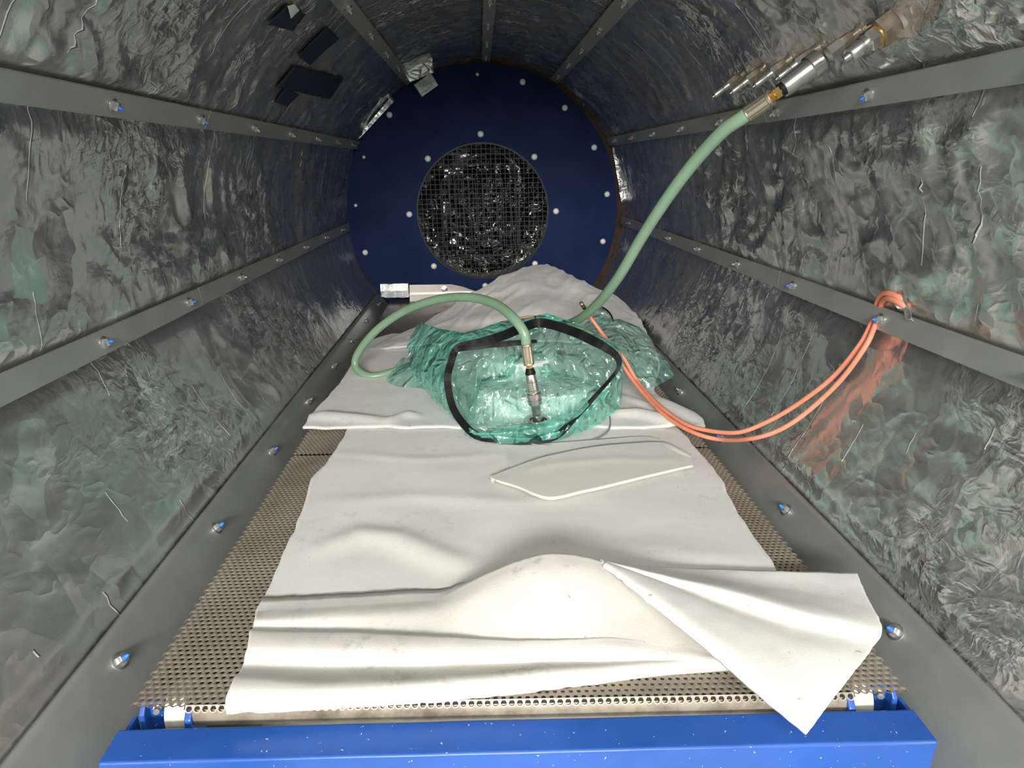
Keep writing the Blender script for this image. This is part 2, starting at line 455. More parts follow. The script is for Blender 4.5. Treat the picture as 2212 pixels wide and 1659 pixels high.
def grid_mesh(name, G, mt, parent=None, closed=False, cap=False, smooth=True):
    m, n = G.shape[:2]; V = G.reshape(-1, 3); Fc = []
    for j in range(m - 1):
        for i in range(n if closed else n - 1):
            Fc.append((j * n + i, j * n + (i + 1) % n, (j + 1) * n + (i + 1) % n, (j + 1) * n + i))
    return mesh(name, V, Fc, mt, parent, smooth)
def nz(p, s=1., seed=0.): return noise.noise(Vector((p[0] * s + seed, p[1] * s + seed * 1.7, p[2] * s - seed)))
def ridge(p, s=1., seed=0.): return 1 - abs(nz(p, s, seed)) * 2

# ------------------------------------------------------------------ THE SETTING
Y0 = 0.15
STRIPS = [(-4.8, .05), (28, .05), (60, .05), (90, .05), (120, .05), (152, .05), (184.8, .05)]
def panel(name, a0, a1, mt, seed, amp=1.0, y0=Y0, y1=END_Y + .02):
    ny, na = int((y1 - y0) / .011), max(8, int(R(abs(a1 - a0)) * RAD / .011))
    V, UV, Fc = [], [], []
    for j in range(ny + 1):
        y = y0 + (y1 - y0) * j / ny
        for i in range(na + 1):
            f = i / na; a = a0 + (a1 - a0) * f
            arc = R(a) * RAD
            e_ = min(f, 1 - f) * abs(R(a1 - a0)) * RAD       # distance to the strip
            edge = max(0, min(1, (e_ - .021) / .03))
            p = (y * 1.0, arc, seed * 5.)
            big = noise.noise(Vector((y * 2.2, arc * 3.5, seed)))
            w = noise.noise(Vector((y * 6 + seed, arc * 6, 3.)))
            wk = Vector((y * 9 + w * 2.2, arc * 5 + w * 2.2, seed * 2.))
            rd = (1 - abs(noise.noise(wk)) * 2.4); rd = max(0, rd) ** 4
            rd2 = max(0, 1 - abs(noise.noise(wk * 2.7)) * 2.4) ** 3
            mk = max(0., min(1., noise.noise(Vector((y * 1.6, arc * 2, seed + 9))) * 2.2 + .55))
            d = amp * edge * (.009 * (big * .5 + .35) + .0075 * rd * (.3 + mk) + .0036 * rd2 * mk)
            # the nearer lining sheet laps over the farther one
            if e_ > .0: d += (1 if e_ > .024 else .25) * .007 * (1 / (1 + math.exp((y - 1.325 - .012 * noise.noise(Vector((arc * 8, seed, 0)))) * 260)))
            r = RAD + .004 - d
            V.append((r * math.cos(R(a)), y, AXZ + r * math.sin(R(a)))); UV.append((y, arc))
    for j in range(ny):
        for i in range(na):
            k = j * (na + 1) + i
            Fc.append((k, k + na + 1, k + na + 2, k + 1))
    me = bpy.data.meshes.new(name); me.from_pydata(V, [], Fc); me.update()
    uvl = me.uv_layers.new(name='UVMap')
    idx = np.zeros(len(me.loops), int); me.loops.foreach_get('vertex_index', idx)
    uvl.data.foreach_set('uv', np.array(UV)[idx].ravel())
    o = link(name, me, mt)
    solid(o, .02, 1)
    return tag(o, kind='structure')
panel('wall_right_lower', -34.6, -4.8, M['foil1'], 1, .75)
panel('wall_right_middle', -4.8, 28, M['foil2'], 2, 1.25)
panel('wall_right_upper', 28, 60, M['foil3'], 3, 1.0)
panel('ceiling_right', 60, 90, M['foil4'], 4, .7)
panel('ceiling_left', 90, 120, M['foil5'], 5, .7)
panel('wall_left_upper', 120, 152, M['foil6'], 6, .9)
panel('wall_left_middle', 152, 184.8, M['foil7'], 7, 1.0)
panel('wall_left_lower', 184.8, 214.6, M['foil_smooth'], 8, .5)

# outer steel shell: vessel wall, floor of the vessel below the trolley
def shell(name, a0, a1, rad, y0, y1, mt, seg=40):
    V = []; Fc = []
    for i in range(seg + 1):
        a = a0 + (a1 - a0) * i / seg
        for rr in (rad, rad + .03):
            for y in (y0, y1): V.append(WP(y, a, rr))
    for i in range(seg):
        k = i * 4; q = k + 4
        Fc += [(k, k + 1, q + 1, q), (k + 2, q + 2, q + 3, k + 3), (k, q, q + 2, k + 2), (k + 1, k + 3, q + 3, q + 1)]
    Fc += [(0, 2, 3, 1), (seg * 4, seg * 4 + 1, seg * 4 + 3, seg * 4 + 2)]
    return tag(mesh(name, V, Fc, mt), kind='structure')
shell('floor', 210, 330, .655, Y0, END_Y + .4, M['flange'])
shell('wall_outer', -32, 212, .665, Y0, END_Y + .4, M['rust'])

# bolted strips
def make_bolt(parent, P, N, cap=True, scale=1.0, jitter=True):
    """a bolt = washer + nut + stud in one mesh, with a blue cap as its sub-part"""
    N = np.array(N, float); N /= np.linalg.norm(N)
    if jitter:
        N = N + np.array([random.uniform(-.06, .06) for _ in range(3)]); N /= np.linalg.norm(N)
    mb = MB(); s = scale
    mb.lathe(P, N, [(0, .0098 * s), (.0014 * s, .0098 * s), (.0022 * s, .0072 * s)], 20)
    mb.lathe(np.array(P) + N * .0014 * s, N, [(0, .0066 * s), (.0070 * s, .0066 * s), (.0080 * s, .0052 * s)], 6)
    if not cap: mb.lathe(np.array(P) + N * .006 * s, N, [(0, .003 * s), (.008 * s, .003 * s), (.009 * s, .002 * s)], 10)
    b = auto_smooth(mb.build('bolt', M['zinc'], parent))
    if cap:
        m2 = MB(); m2.lathe(np.array(P) + N * .008 * s, N, [(0, .0032 * s), (.004 * s, .0030 * s), (.0062 * s, .0022 * s), (.0078 * s, .0008 * s)], 12)
        c = auto_smooth(m2.build('cap', M['bluecap'], None)); c.parent = b
        if parent is not None:
            c.data.transform(Matrix.Translation(-Vector(parent.location)))
        tag(c, 'blue plastic cap')
    return b
def strip(n, deg, width, y_first, caps, label_side, ylist=None, y1=END_Y - .01):
    V = []; Fc = []; ha = math.degrees(width / 2 / RAD); r = RAD - .0050
    # a long thin steel bar, slightly crowned, in two lengths that meet at the lining joint
    ys = [(Y0, 1.322), (1.33, y1)]
    mb = MB()
    c, s_ = math.cos(R(deg)), math.sin(R(deg)); t = np.array([-s_, 0, c]); nn = np.array([-c, 0, -s_])
    for ya, yb in ys:
        O = WP(0, deg, r)
        lift = .0025 if ya < 1 else 0.
        pts = [O + t * (-width / 2) + np.array([0, ya, 0]), O + t * (width / 2) + np.array([0, ya, 0]),
               O + t * (width / 2) + nn * (.003 + lift) + np.array([0, ya, 0]), O - t * (width / 2) + nn * (.003 + lift) + np.array([0, ya, 0])]
        mb.prism(pts, (0, yb - ya, 0))
    o = mb.build('trim_%d' % n, M['strip']); bevel(o, .0008, 1)
    tag(o, kind='structure')
    for k, y in enumerate(ylist if ylist else [y_first + .3 * i for i in range(-2, 8)]):
        if y < Y0 + .05 or y > y1: continue
        P = WP(y, deg, r - .003 - (.0025 if y < 1.322 else 0)); make_bolt(o, P, nn, cap=(y < caps))
    return o
SR = RAD - .005 - .004
for n_, px_, w_, cap_ in ((1, (1906, 690), .036, 1.35), (2, (1880, 203), .036, 1.2), (3, (1295, 65), .038, 0), (4, (1052, 93), .034, 0),
                          (5, (800, 75), .038, 0), (6, (240, 225), .036, 1.4), (7, (222, 740), .036, 1.4)):
    P_ = PW(*px_, SR); yf_ = P_[1]
    while yf_ > 1.05: yf_ -= .3
    strip(n_, ang(P_) % 360 if n_ > 3 else ang(P_), w_, yf_, cap_, '')
# wide galvanised ledges beside the trolley
def ledge(n, sgn):
    """rolled sheet beside the trolley, following the vessel"""
    ny = 70; V = []; Fc = []
    LR = .600
    prof = [(-34.2, .6150), (-34.3, .603), (-34.9, LR), (-37, LR - .001), (-41, LR), (-46, LR), (-51, LR), (-56, LR)]
    for j in range(ny + 1):
        y = Y0 + (END_Y - .02 - Y0) * j / ny
        for (dg, rr) in prof:
            w = .0014 * noise.noise(Vector((y * 3, dg * .2, sgn)))
            dd = dg if sgn > 0 else 180 - dg
            V.append(WP(y, dd, rr - w))
    m_ = len(prof)
    Fc = [(j * m_ + i, j * m_ + i + 1, (j + 1) * m_ + i + 1, (j + 1) * m_ + i) for j in range(ny) for i in range(m_ - 1)]
    o = mesh('trim_%d' % n, V, Fc, M['flange'], smooth=True); solid(o, .003, -1 if sgn > 0 else 1)
    o.modifiers[0].offset = 1 if sgn > 0 else -1
    tag(o, kind='structure')
    b_ = PW(257, 1430, LR) if sgn < 0 else PW(1700, 1103, LR)
    da = ang(b_)
    for k in range(-2, 8):
        y = b_[1] + .3 * k
        if y > END_Y - .1 or y < Y0 + .04: continue
        make_bolt(o, WP(y, da, LR - .001), np.array([-math.cos(R(da)), 0, -math.sin(R(da))]), cap=(y < 1.3), scale=1.1)
    return o
ledge(8, 1); ledge(9, -1)

# dark rusty back wall ring round the end plate
bk = MB(); seg = 64
V = []; Fc = []
for i in range(seg):
    a = 360 * i / seg
    V.append(WP(END_Y + .03, a, .53)); V.append(WP(END_Y + .03, a, .68))
Fc = [(2 * i, 2 * i + 1, (2 * i + 3) % (2 * seg), (2 * i + 2) % (2 * seg)) for i in range(seg)]
o = mesh('wall_back', V, Fc, M['rust']); solid(o, .02, 1); tag(o, kind='structure')

# ------------------------------------------------------------------ END PLATE
PX = -0.0134; PR = .601; HR = .298
pc = np.array([PX, END_Y, AXZ])
ep = thing('end_plate', (PX, END_Y, AXZ), 'round dark blue end plate with meshed centre hole and glint-white bolts', 'end plate')
def ring(name, r0, r1, y0, y1, mt, parent, seg=128, cx=PX):
    V = []; Fc = []
    for i in range(seg):
        q = 2 * math.pi * i / seg
        for (r, y) in ((r0, y0), (r1, y0), (r1, y1), (r0, y1)): V.append((cx + r * math.cos(q), y, AXZ + r * math.sin(q)))
    for i in range(seg):
        k = i * 4; q = ((i + 1) % seg) * 4
        Fc += [(k, k + 1, q + 1, q), (k + 1, k + 2, q + 2, q + 1), (k + 2, k + 3, q + 3, q + 2), (k + 3, k, q, q + 3)]
    return auto_smooth(mesh(name, V, Fc, mt, parent))
ring('plate', HR, PR, END_Y, END_Y + .006, M['plate'], ep)
ring('inner_flange', HR - .004, .354, END_Y - .0015, END_Y, M['plate'], ep)
g_ = ring('guard_rim', HR - .010, HR - .001, END_Y + .001, END_Y + .012, M['guard'], ep)
def plate_bolt(r, a, s=1.0):
    P = pc + np.array([r * math.cos(R(a)), -.002, r * math.sin(R(a))])
    mb = MB(); mb.lathe(P, (0, -1, 0), [(0, .0135 * s), (.002, .0135 * s), (.0045, .0125 * s), (.0075, .009 * s), (.0085, .004 * s)], 18)
    return auto_smooth(mb.build('bolt', M['glint_white_bolt'], ep), 60)
for a in (90, 45, 0, -45, -135, 180, 135, -90): plate_bolt(.326, a)
for k in range(17):
    a = 70.85 - 21.27 * k
    aa = a % 360
    plate_bolt(.558, a, .55 if (80 < aa < 100 or 150 < aa < 185 or 105 < aa < 120) else .95)
# wire guard
gm = MB(); st_ = .0205
k = -15
while k <= 15:
    x = k * st_; hh = math.sqrt(max(0, (HR - .008) ** 2 - x * x))
    if hh > .02:
        gm.box(PX + x - .0011, PX + x + .0011, END_Y + .002, END_Y + .0042, AXZ - hh, AXZ + hh)
        gm.box(PX - hh, PX + hh, END_Y + .0042, END_Y + .0064, AXZ + x - .0011, AXZ + x + .0011)
    k += 1
gm.build('wire_guard', M['guard'], ep)
# duct and coil behind the guard
DY = END_Y + .36
V = []; Fc = []; na, nd = 110, 26
UV = []
for j in range(nd + 1):
    y = END_Y + .02 + (DY - END_Y - .02) * j / nd
    for i in range(na):
        q = 2 * math.pi * i / na; p = Vector((math.cos(q) * 3, math.sin(q) * 3, y * 9))
        r = .335 + .018 * noise.noise(p * 2.2) + .008 * noise.noise(p * 6)
        V.append((PX + r * math.cos(q), y, AXZ + r * math.sin(q))); UV.append((q * .35, y))
for j in range(nd):
    for i in range(na): Fc.append((j * na + i, j * na + (i + 1) % na, (j + 1) * na + (i + 1) % na, (j + 1) * na + i))
me = bpy.data.meshes.new('wall_duct'); me.from_pydata(V, [], Fc); me.update()
uvl = me.uv_layers.new(name='UVMap'); idx = np.zeros(len(me.loops), int); me.loops.foreach_get('vertex_index', idx)
uvl.data.foreach_set('uv', np.array(UV)[idx].ravel())
o = link('wall_duct', me, M['foil_shiny']); solid(o, .01, 1); tag(o, kind='structure')
V = []; nr = 24
for j in range(nr + 1):
    for i in range(48):
        q = 2 * math.pi * i / 48; r = .34 * j / nr
        z = .02 * noise.noise(Vector((math.cos(q) * r * 18, math.sin(q) * r * 18, 5)))
        V.append((PX + r * math.cos(q), DY + z, AXZ + r * math.sin(q)))
Fc = [(j * 48 + i, j * 48 + (i + 1) % 48, (j + 1) * 48 + (i + 1) % 48, (j + 1) * 48 + i) for j in range(nr) for i in range(48)]
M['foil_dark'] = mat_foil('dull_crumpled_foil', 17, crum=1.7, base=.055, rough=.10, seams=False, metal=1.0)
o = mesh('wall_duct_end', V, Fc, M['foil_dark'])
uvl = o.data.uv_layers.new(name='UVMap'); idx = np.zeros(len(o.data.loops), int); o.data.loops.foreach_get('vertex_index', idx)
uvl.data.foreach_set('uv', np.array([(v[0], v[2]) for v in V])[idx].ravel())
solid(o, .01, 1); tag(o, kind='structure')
hc = thing('heating_coil', (PX, END_Y + .15, AXZ), 'dark serpentine heating coil seen through the wire guard of the blue plate', 'heater')
zt, zb = .13, -.17
for k in range(6):
    x0_ = -.185 + k * .062
    P = [(PX + x0_ + .004 * k, END_Y + .14, AXZ + zb), (PX + x0_, END_Y + .14, AXZ + zt)]
    arc = [(PX + x0_ + .0155 - .0155 * math.cos(q), END_Y + .14, AXZ + zt + .0155 * math.sin(q)) for q in np.linspace(0, math.pi, 8)]
    P2 = [(PX + x0_ + .031, END_Y + .14, AXZ + zt), (PX + x0_ + .035, END_Y + .14, AXZ + zb)]
    tube(resample(np.array([P[0]] + arc + [P2[1]]), 40), .0038, 8).build('heater_rod', M['coil'], hc, True)
tube(resample(np.array([(PX - .18, END_Y + .145, AXZ + zb + .03), (PX - .175, END_Y + .145, AXZ - .20), (PX - .16, END_Y + .145, AXZ - .215), (PX + .15, END_Y + .145, AXZ - .205), (PX + .165, END_Y + .145, AXZ - .19), (PX + .17, END_Y + .145, AXZ + .1)]), 60), .0042, 8).build('frame_rod', M['coil'], hc, True)

# ------------------------------------------------------------------ foil scraps on the lining and end plate
def scrap(name, px, mt, label, cat, conv, rough_amp=.004, th=.0006, n=16, seed=1, group=None):
    """small sheet through four picture corners, crinkled"""
    c = [np.array(conv(*p)) for p in px]
    V = []; Fc = []
    nn = np.cross(c[1] - c[0], c[3] - c[0]); nn /= np.linalg.norm(nn)
    if nn @ (CAM - c[0]) < 0: nn = -nn
    for j in range(n + 1):
        for i in range(n + 1):
            u, v = i / n, j / n
            p = c[0] * (1 - u) * (1 - v) + c[1] * u * (1 - v) + c[2] * u * v + c[3] * (1 - u) * v
            d = rough_amp * (.6 + nz(p, 22, seed) + .5 * max(0, ridge(p, 45, seed)))
            V.append(p + nn * max(0.0006, d))
    Fc = [(j * (n + 1) + i, j * (n + 1) + i + 1, (j + 1) * (n + 1) + i + 1, (j + 1) * (n + 1) + i) for j in range(n) for i in range(n)]
    me = bpy.data.meshes.new(name); me.from_pydata([tuple(v) for v in V], [], Fc); me.update()
    uvl = me.uv_layers.new(name='UVMap'); idx = np.zeros(len(me.loops), int); me.loops.foreach_get('vertex_index', idx)
    uvl.data.foreach_set('uv', np.array([(v[0] + v[1], v[2]) for v in V])[idx].ravel())
    o = link(name, me, mt); solid(o, th, 0)
    return tag(o, label, cat, group)
fl = lambda x, y: PY(x, y, END_Y - .008)
wl = lambda x, y: PW(x, y, RAD - .012)
scrap('tape_square', [(893, 183), (931, 157), (948, 184), (911, 210)], M['foil_tape'], 'small square of aluminium tape stuck on the upper left edge of the blue plate', 'tape', fl, .0015)
scrap('foil_flap', [(860, 128), (932, 108), (938, 158), (886, 178)], M['foil_shiny'], 'crumpled shiny foil flap hanging above the tape square on the blue plate', 'foil', lambda x, y: PY(x, y, 2.72), .016, .0006, 24, 4)
scrap('foil_patch', [(620, 12), (636, 8), (646, 22), (628, 40)], M['glint_white_bolt'], 'little bright white torn patch on the upper left foil lining', 'patch', wl, .001)
scrap('dark_tape', [(576, 52), (620, 10), (660, 30), (632, 66)], M['dark_tape'], 'dark tape piece under the bright white patch on the ceiling lining', 'tape', lambda x, y: PW(x, y, RAD - .006), .0012)
scrap('dark_tape', [(706, 58), (732, 82), (668, 140), (643, 120)], M['dark_tape'], 'slanting dark tape rectangle on the ceiling lining, left of the ceiling strip bolts', 'tape', lambda x, y: PW(x, y, RAD - .006), .0012)
scrap('dark_tape', [(634, 142), (742, 168), (712, 214), (596, 188)], M['dark_tape'], 'largest dark tape rectangle on the lining, left of the foil flap', 'tape', lambda x, y: PW(x, y, RAD - .006), .0012)
scrap('dark_tape', [(614, 190), (646, 204), (620, 230), (594, 220)], M['dark_tape'], 'smallest dark tape piece just below the largest dark rectangle', 'tape', lambda x, y: PW(x, y, RAD - .006), .0012)
scrap('foil_patch', [(2105, -60), (2260, -70), (2270, 55), (2140, 40)], M['foil_shiny'], 'crumpled bright foil patch in the upper right corner of the lining', 'foil', lambda x, y: PW(x, y, RAD - .016), .012, .0006, 30, 6)
scrap('torn_foil', [(1322, 318), (1334, 306), (1356, 428), (1342, 440)], M['foil_shiny'], 'torn bright foil edge right of the blue plate over the rusty ring', 'foil', lambda x, y: PY(x, y, END_Y - .02), .010, .0006, 22, 8)
scrap('torn_foil', [(846, 208), (853, 218), (775, 302), (768, 300)], M['foil_shiny'], 'thin torn foil sliver along the upper left rim of the blue plate', 'foil', lambda x, y: PY(x, y, END_Y - .03), .006, .0006, 22, 9)

# ------------------------------------------------------------------ LOADING TROLLEY
DW = .420                # half width of the deck
YF, YM1, YM2, YE = .536, 1.165, 1.90, 2.74
SK = lambda x: -.042 * x
tr = thing('loading_trolley', (0, .5, 0), 'long blue trolley with brown perforated steel deck filling the bottom of the vessel', 'trolley')
def perforated(name, y0, y1, inside, front_edge=False):
    p = .0086; q = p * .866; V = []; Fc = []
    r = .00245; th = .0018
    j = 0; y = y0 + q / 2
    while y < y1 - q * .3:
        off = p / 2 if j % 2 else 0
        n = int(DW / p)
        for i in range(-n, n + 1):
            x = i * p + off
            if abs(x) > DW - p * .4: continue
            if not inside(x, y): continue
            k = len(V); ysk = y; y = y + SK(x)
            hexp = [(x + p / math.sqrt(3) * math.sin(R(60 * a)), y + p / math.sqrt(3) * math.cos(R(60 * a))) for a in range(6)]
            zz = BED + .0004 * noise.noise(Vector((x * 6, y * 6, 0))) * 3
            for hx, hy in hexp: V.append((hx, hy, zz))
            for a in range(12): V.append((x + r * math.sin(R(30 * a)), y + r * math.cos(R(30 * a)), zz - .0004))
            for a in range(12): V.append((x + r * math.sin(R(30 * a)), y + r * math.cos(R(30 * a)), zz - th))
            for a in range(6):
                b = (a + 1) % 6; t0, t1, t2 = k + 6 + 2 * a, k + 6 + (2 * a + 1), k + 6 + (2 * a + 2) % 12
                Fc += [(k + a, t0, t1), (k + a, t1, k + b), (k + b, t1, t2)]
            for a in range(12):
                Fc.append((k + 6 + a, k + 18 + a, k + 18 + (a + 1) % 12, k + 6 + (a + 1) % 12))
            y = ysk
        j += 1; y += q
    if front_edge:
        # last row of holes on the bend, tipped toward the front
        n = int(DW / p); pp = p
        for i in range(-n + 7, n - 6):
            x = i * pp; k = len(V); c0 = np.array([x, y0 + SK(x) - .0016, BED - .0024]); ux = np.array([1, 0, 0]); uy = np.array([0, .62, .78])
            for a in range(16):
                qq = R(22.5 * a); sx_, cy2 = math.sin(qq), math.cos(qq)
                if cy2 > .05: V.append(c0 + ux * max(-1, min(1, sx_ * 1.42)) * pp / 2 + uy * min(1, cy2 * 1.42) * .0040)
                else: V.append(c0 + (ux * sx_ * .0043 + uy * cy2 * .0042))
            for a in range(16):
                qq = R(22.5 * a); V.append(c0 + (ux * math.sin(qq) * .0031 + uy * math.cos(qq) * .0029))
            for a in range(16):
                qq = R(22.5 * a); V.append(c0 + (ux * math.sin(qq) + uy * math.cos(qq)) * .0029 + np.array([0, .003, -.002]))
            for a in range(16):
                b = (a + 1) % 16
                Fc += [(k + a, k + b, k + 16 + b, k + 16 + a), (k + 16 + a, k + 16 + b, k + 32 + b, k + 32 + a)]
    return mesh(name, V, Fc, M['bed'], tr, False)
near_in = lambda x, y: abs(x) > .27 or y < .66
d1 = perforated('deck_panel', YF, YM1, near_in, True)
d2 = perforated('deck_panel', YM1 + .004, YM2, lambda x, y: abs(x) > .33)
# plain middle of both panels, under the blankets
for nm, ya, yb, xw in (('deck_panel', YF, YM1, .27), ('deck_panel', YM1 + .004, YM2, .33)):
    mb = MB(); mb.box(-xw - .004, xw + .004, (.655 if ya == YF else ya), yb, BED - .0022, BED - .0006)
    o = mb.build('deck_core', M['bed_plain'], d1 if ya == YF else d2)
    if o.parent is not tr: o.data.transform(Matrix.Identity(4))
mb = MB(); mb.box(-DW, DW, YM2 + .003, YE, BED - .002, BED); mb.build('deck_panel', M['bed_plain'], tr)
# carrying frame under the deck
for sgn in (-1, 1):
    mb = MB(); mb.box(sgn * .36 - .015, sgn * .36 + .015, .62, YE - .02, BED - .060, BED - .013)
    bevel(mb.build('side_rail', M['blue'], tr), .002)
mb = MB(); mb.box(-DW + .012, DW - .012, .592, 2.72, BED - .012, BED - .008); mb.build('under_deck_shade', M['dark'], tr)  # dark sheet added below the deck so its holes look shaded
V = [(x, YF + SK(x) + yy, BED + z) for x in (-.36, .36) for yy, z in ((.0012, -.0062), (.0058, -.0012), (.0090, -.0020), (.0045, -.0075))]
mesh('edge_shade_strip', V, [(0, 1, 5, 4), (1, 2, 6, 5), (2, 3, 7, 6), (3, 0, 4, 7), (0, 3, 2, 1), (4, 5, 6, 7)], M['dark'], tr, False)  # added dark strip, stands for the shade inside the front row of holes
# front beam: folded channel
mb = MB(); zt_ = BED - .021
prof = [(.494, zt_), (.535, zt_ + .0015), (.535, zt_ - .006), (.503, zt_ - .008), (.503, zt_ - .088), (.497, zt_ - .092)]
def beam_pt(x, y, z):
    # the beam stands a touch skewed, its right end nearer
    return (x, y - (x + .427) * .034 + .010, z)
n_ = len(prof); V = []
xs = [-.428, -.424] + list(np.linspace(-.4, .4, 25)) + [.418, .423]
for ix, x in enumerate(xs):
    for (y, z) in prof:
        ins = 0.
        V.append(beam_pt(x, y, z + .0006 * noise.noise(Vector((x * 14, 0, z * 20)))))
Fc = [(i * n_ + k, (i + 1) * n_ + k, (i + 1) * n_ + (k + 1) % n_, i * n_ + (k + 1) % n_) for i in range(len(xs) - 1) for k in range(n_)]
Fc += [tuple(range(n_)), tuple((len(xs) - 1) * n_ + k for k in range(n_))[::-1]]
o = mesh('front_beam', V, Fc, M['blue'], tr, False); bevel(o, .0035, 4)
# closed beam ends
for sgn in (-1, 1):
    mb = MB(); x = sgn * .423
    a_ = [beam_pt(x, .503, zt_ - .085), beam_pt(x, .556, zt_ - .085), beam_pt(x, .556, zt_ - .004), beam_pt(x, .503, zt_ - .004)]
    mb.prism(a_, (-sgn * .004, 0, 0)); mb.build('beam_end', M['blue'], tr)
# grimy cross tube behind the beam
tp = [PZ(392, 1545, -.018), PZ(1838, 1495, -.018)]
tp = [np.array([-.355, .5755, BED - .0235]), np.array([.357, .5755 - .712 * .042, BED - .0235])]
mb = MB(); mb.lathe(tp[0], tp[1] - tp[0], [(0, .0195), (.001, .0200), (np.linalg.norm(tp[1] - tp[0]) - .001, .0200), (np.linalg.norm(tp[1] - tp[0]), .0195)], 32)
auto_smooth(mb.build('cross_tube', M['tube'], tr))
# end cheeks, rollers and axle bolts
for sgn in (-1, 1):
    yb = .557 if sgn < 0 else .526
    # inner horn shaped cheek
    xc = sgn * .359
    prof = [(yb - .010, BED - .100), (yb + .024, BED - .100), (yb + .024, BED - .014), (yb + .012, BED - .008), (yb + .008, BED - .008), (yb + .001, BED - .014), (yb - .006, BED - .021)]
    mb = MB(); mb.prism([(xc - .004, y, z) for y, z in prof], (.008, 0, 0)); bevel(mb.build('cheek', M['blue'], tr), .002)
    # ivory roller
    xr = sgn * .376
    mb = MB(); mb.lathe((xr - .0125, yb + .030, BED - .033), (1, 0, 0), [(0, .027), (.001, .0285), (.024, .0285), (.025, .027)], 40)
    auto_smooth(mb.build('roller', M['ivory'], tr))
    # outer bracket
    xo = sgn * .412
    prof = [(yb - .002, BED - .100), (yb + .022, BED - .100), (yb + .022, BED - .012), (yb + .014, BED - .008), (yb + .004, BED - .0205)]
    mb = MB(); mb.prism([(xo - .003, y, z) for y, z in prof], (.006, 0, 0)); bevel(mb.build('bracket', M['blue'], tr), .0015)
    mb = MB(); mb.box(min(sgn * .392, sgn * .411), max(sgn * .392, sgn * .411), yb + .016, yb + .020, BED - .09, BED - .012); mb.build('gusset', M['blue'], tr)
    mb = MB(); mb.lathe((sgn * .400, yb + .016, BED - .021), (-.35 * sgn, -1, .25), [(0, .0052), (.004, .0052), (.005, .0036), (.010, .0036)], 6); auto_smooth(mb.build('bolt', M['oldsteel'], tr))
# bead wires along both deck edges

# ------------------------------------------------------------------ FELT BLANKETS
def seg_d(p, A, B):
    p = np.array(p[:2]); A = np.array(A[:2]); B = np.array(B[:2]); ab = B - A
    t = max(0, min(1, (p - A) @ ab / (ab @ ab))); return np.linalg.norm(p - A - ab * t), t
class Fold:
    """a soft ridge on the sheet along a picture line"""
    def __init__(s, pts, w, h): s.P = [PZ(*q) for q in pts]; s.w = w; s.h = h
    def __call__(s, p):
        d = 9; tt = 0; n = len(s.P) - 1
        for i in range(n):
            dd, t = seg_d(p, s.P[i], s.P[i + 1])
            if dd < d: d = dd; tt = (i + t) / n
        return s.h * math.exp(-(d / s.w) ** 2) * math.sin(math.pi * min(1, max(0, tt * .9 + .05))) ** .5
def sheet(name, left, right, n, m, zf, mt, th, edge=.0025, seed=0, parent=None, back_front=False):
    """sheet between two traced side lines lying on the deck"""
    L = np.array([PZ(*q) for q in left]); Rr = np.array([PZ(*q) for q in right])
    L = cr_spline(L, m); Rr = cr_spline(Rr, m)
    G = np.zeros((m, n, 3))
    for j in range(m):
        for i in range(n):
            s = i / (n - 1); p = L[j] * (1 - s) + Rr[j] * s
            rag = edge * noise.noise(Vector((p[0] * 30 + seed, p[1] * 30, seed)))
            if i in (0, n - 1): p = p + np.array([rag * 1.2, 0, 0])
            if j in (0, m - 1): p = p + np.array([0, rag * 1.2, 0])
            p[2] += zf(p) + .0022 * (noise.noise(Vector((p[0] * 9, p[1] * 9, seed))) + 1)
            G[j, i] = p
    o = grid_mesh(name, G, mt, parent); solid(o, th, 1 if G[0, 0, 1] < G[-1, 0, 1] else -1)
    return o
def up(o):
    """make sure the sheet's thickness grows upward"""
    me = o.data
    z = sum(p.normal.z for p in me.polygons)
    for md in o.modifiers:
        if md.type == 'SOLIDIFY': md.offset = 1 if z > 0 else -1
    return o
f1 = Fold([(700, 1195), (780, 1165), (860, 1175), (960, 1220), (1010, 1232)], .024, .008)
f2 = Fold([(690, 1095), (900, 1080), (1100, 1095), (1300, 1080)], .02, .0022)
f3 = Fold([(720, 985), (900, 1002), (1080, 990)], .014, .002)
f4 = Fold([(1100, 1215), (1250, 1195), (1500, 1215), (1650, 1222)], .04, .006)
zz = lambda p: .002 + f1(p) + f2(p) + f3(p) + f4(p)
o = sheet('felt_blanket', [(775, 900), (750, 938), (712, 1000), (672, 1046), (658, 1100), (634, 1160), (600, 1240), (570, 1310), (556, 1350), (545, 1400)],
          [(1440, 905), (1482, 950), (1548, 1032), (1574, 1082), (1602, 1132), (1640, 1190), (1668, 1232), (1690, 1290), (1700, 1330), (1700, 1370)],
          110, 120, zz, M['felt'], .004, seed=1)
tag(up(o), 'largest white felt sheet lying flat along the middle of the deck', 'blanket')

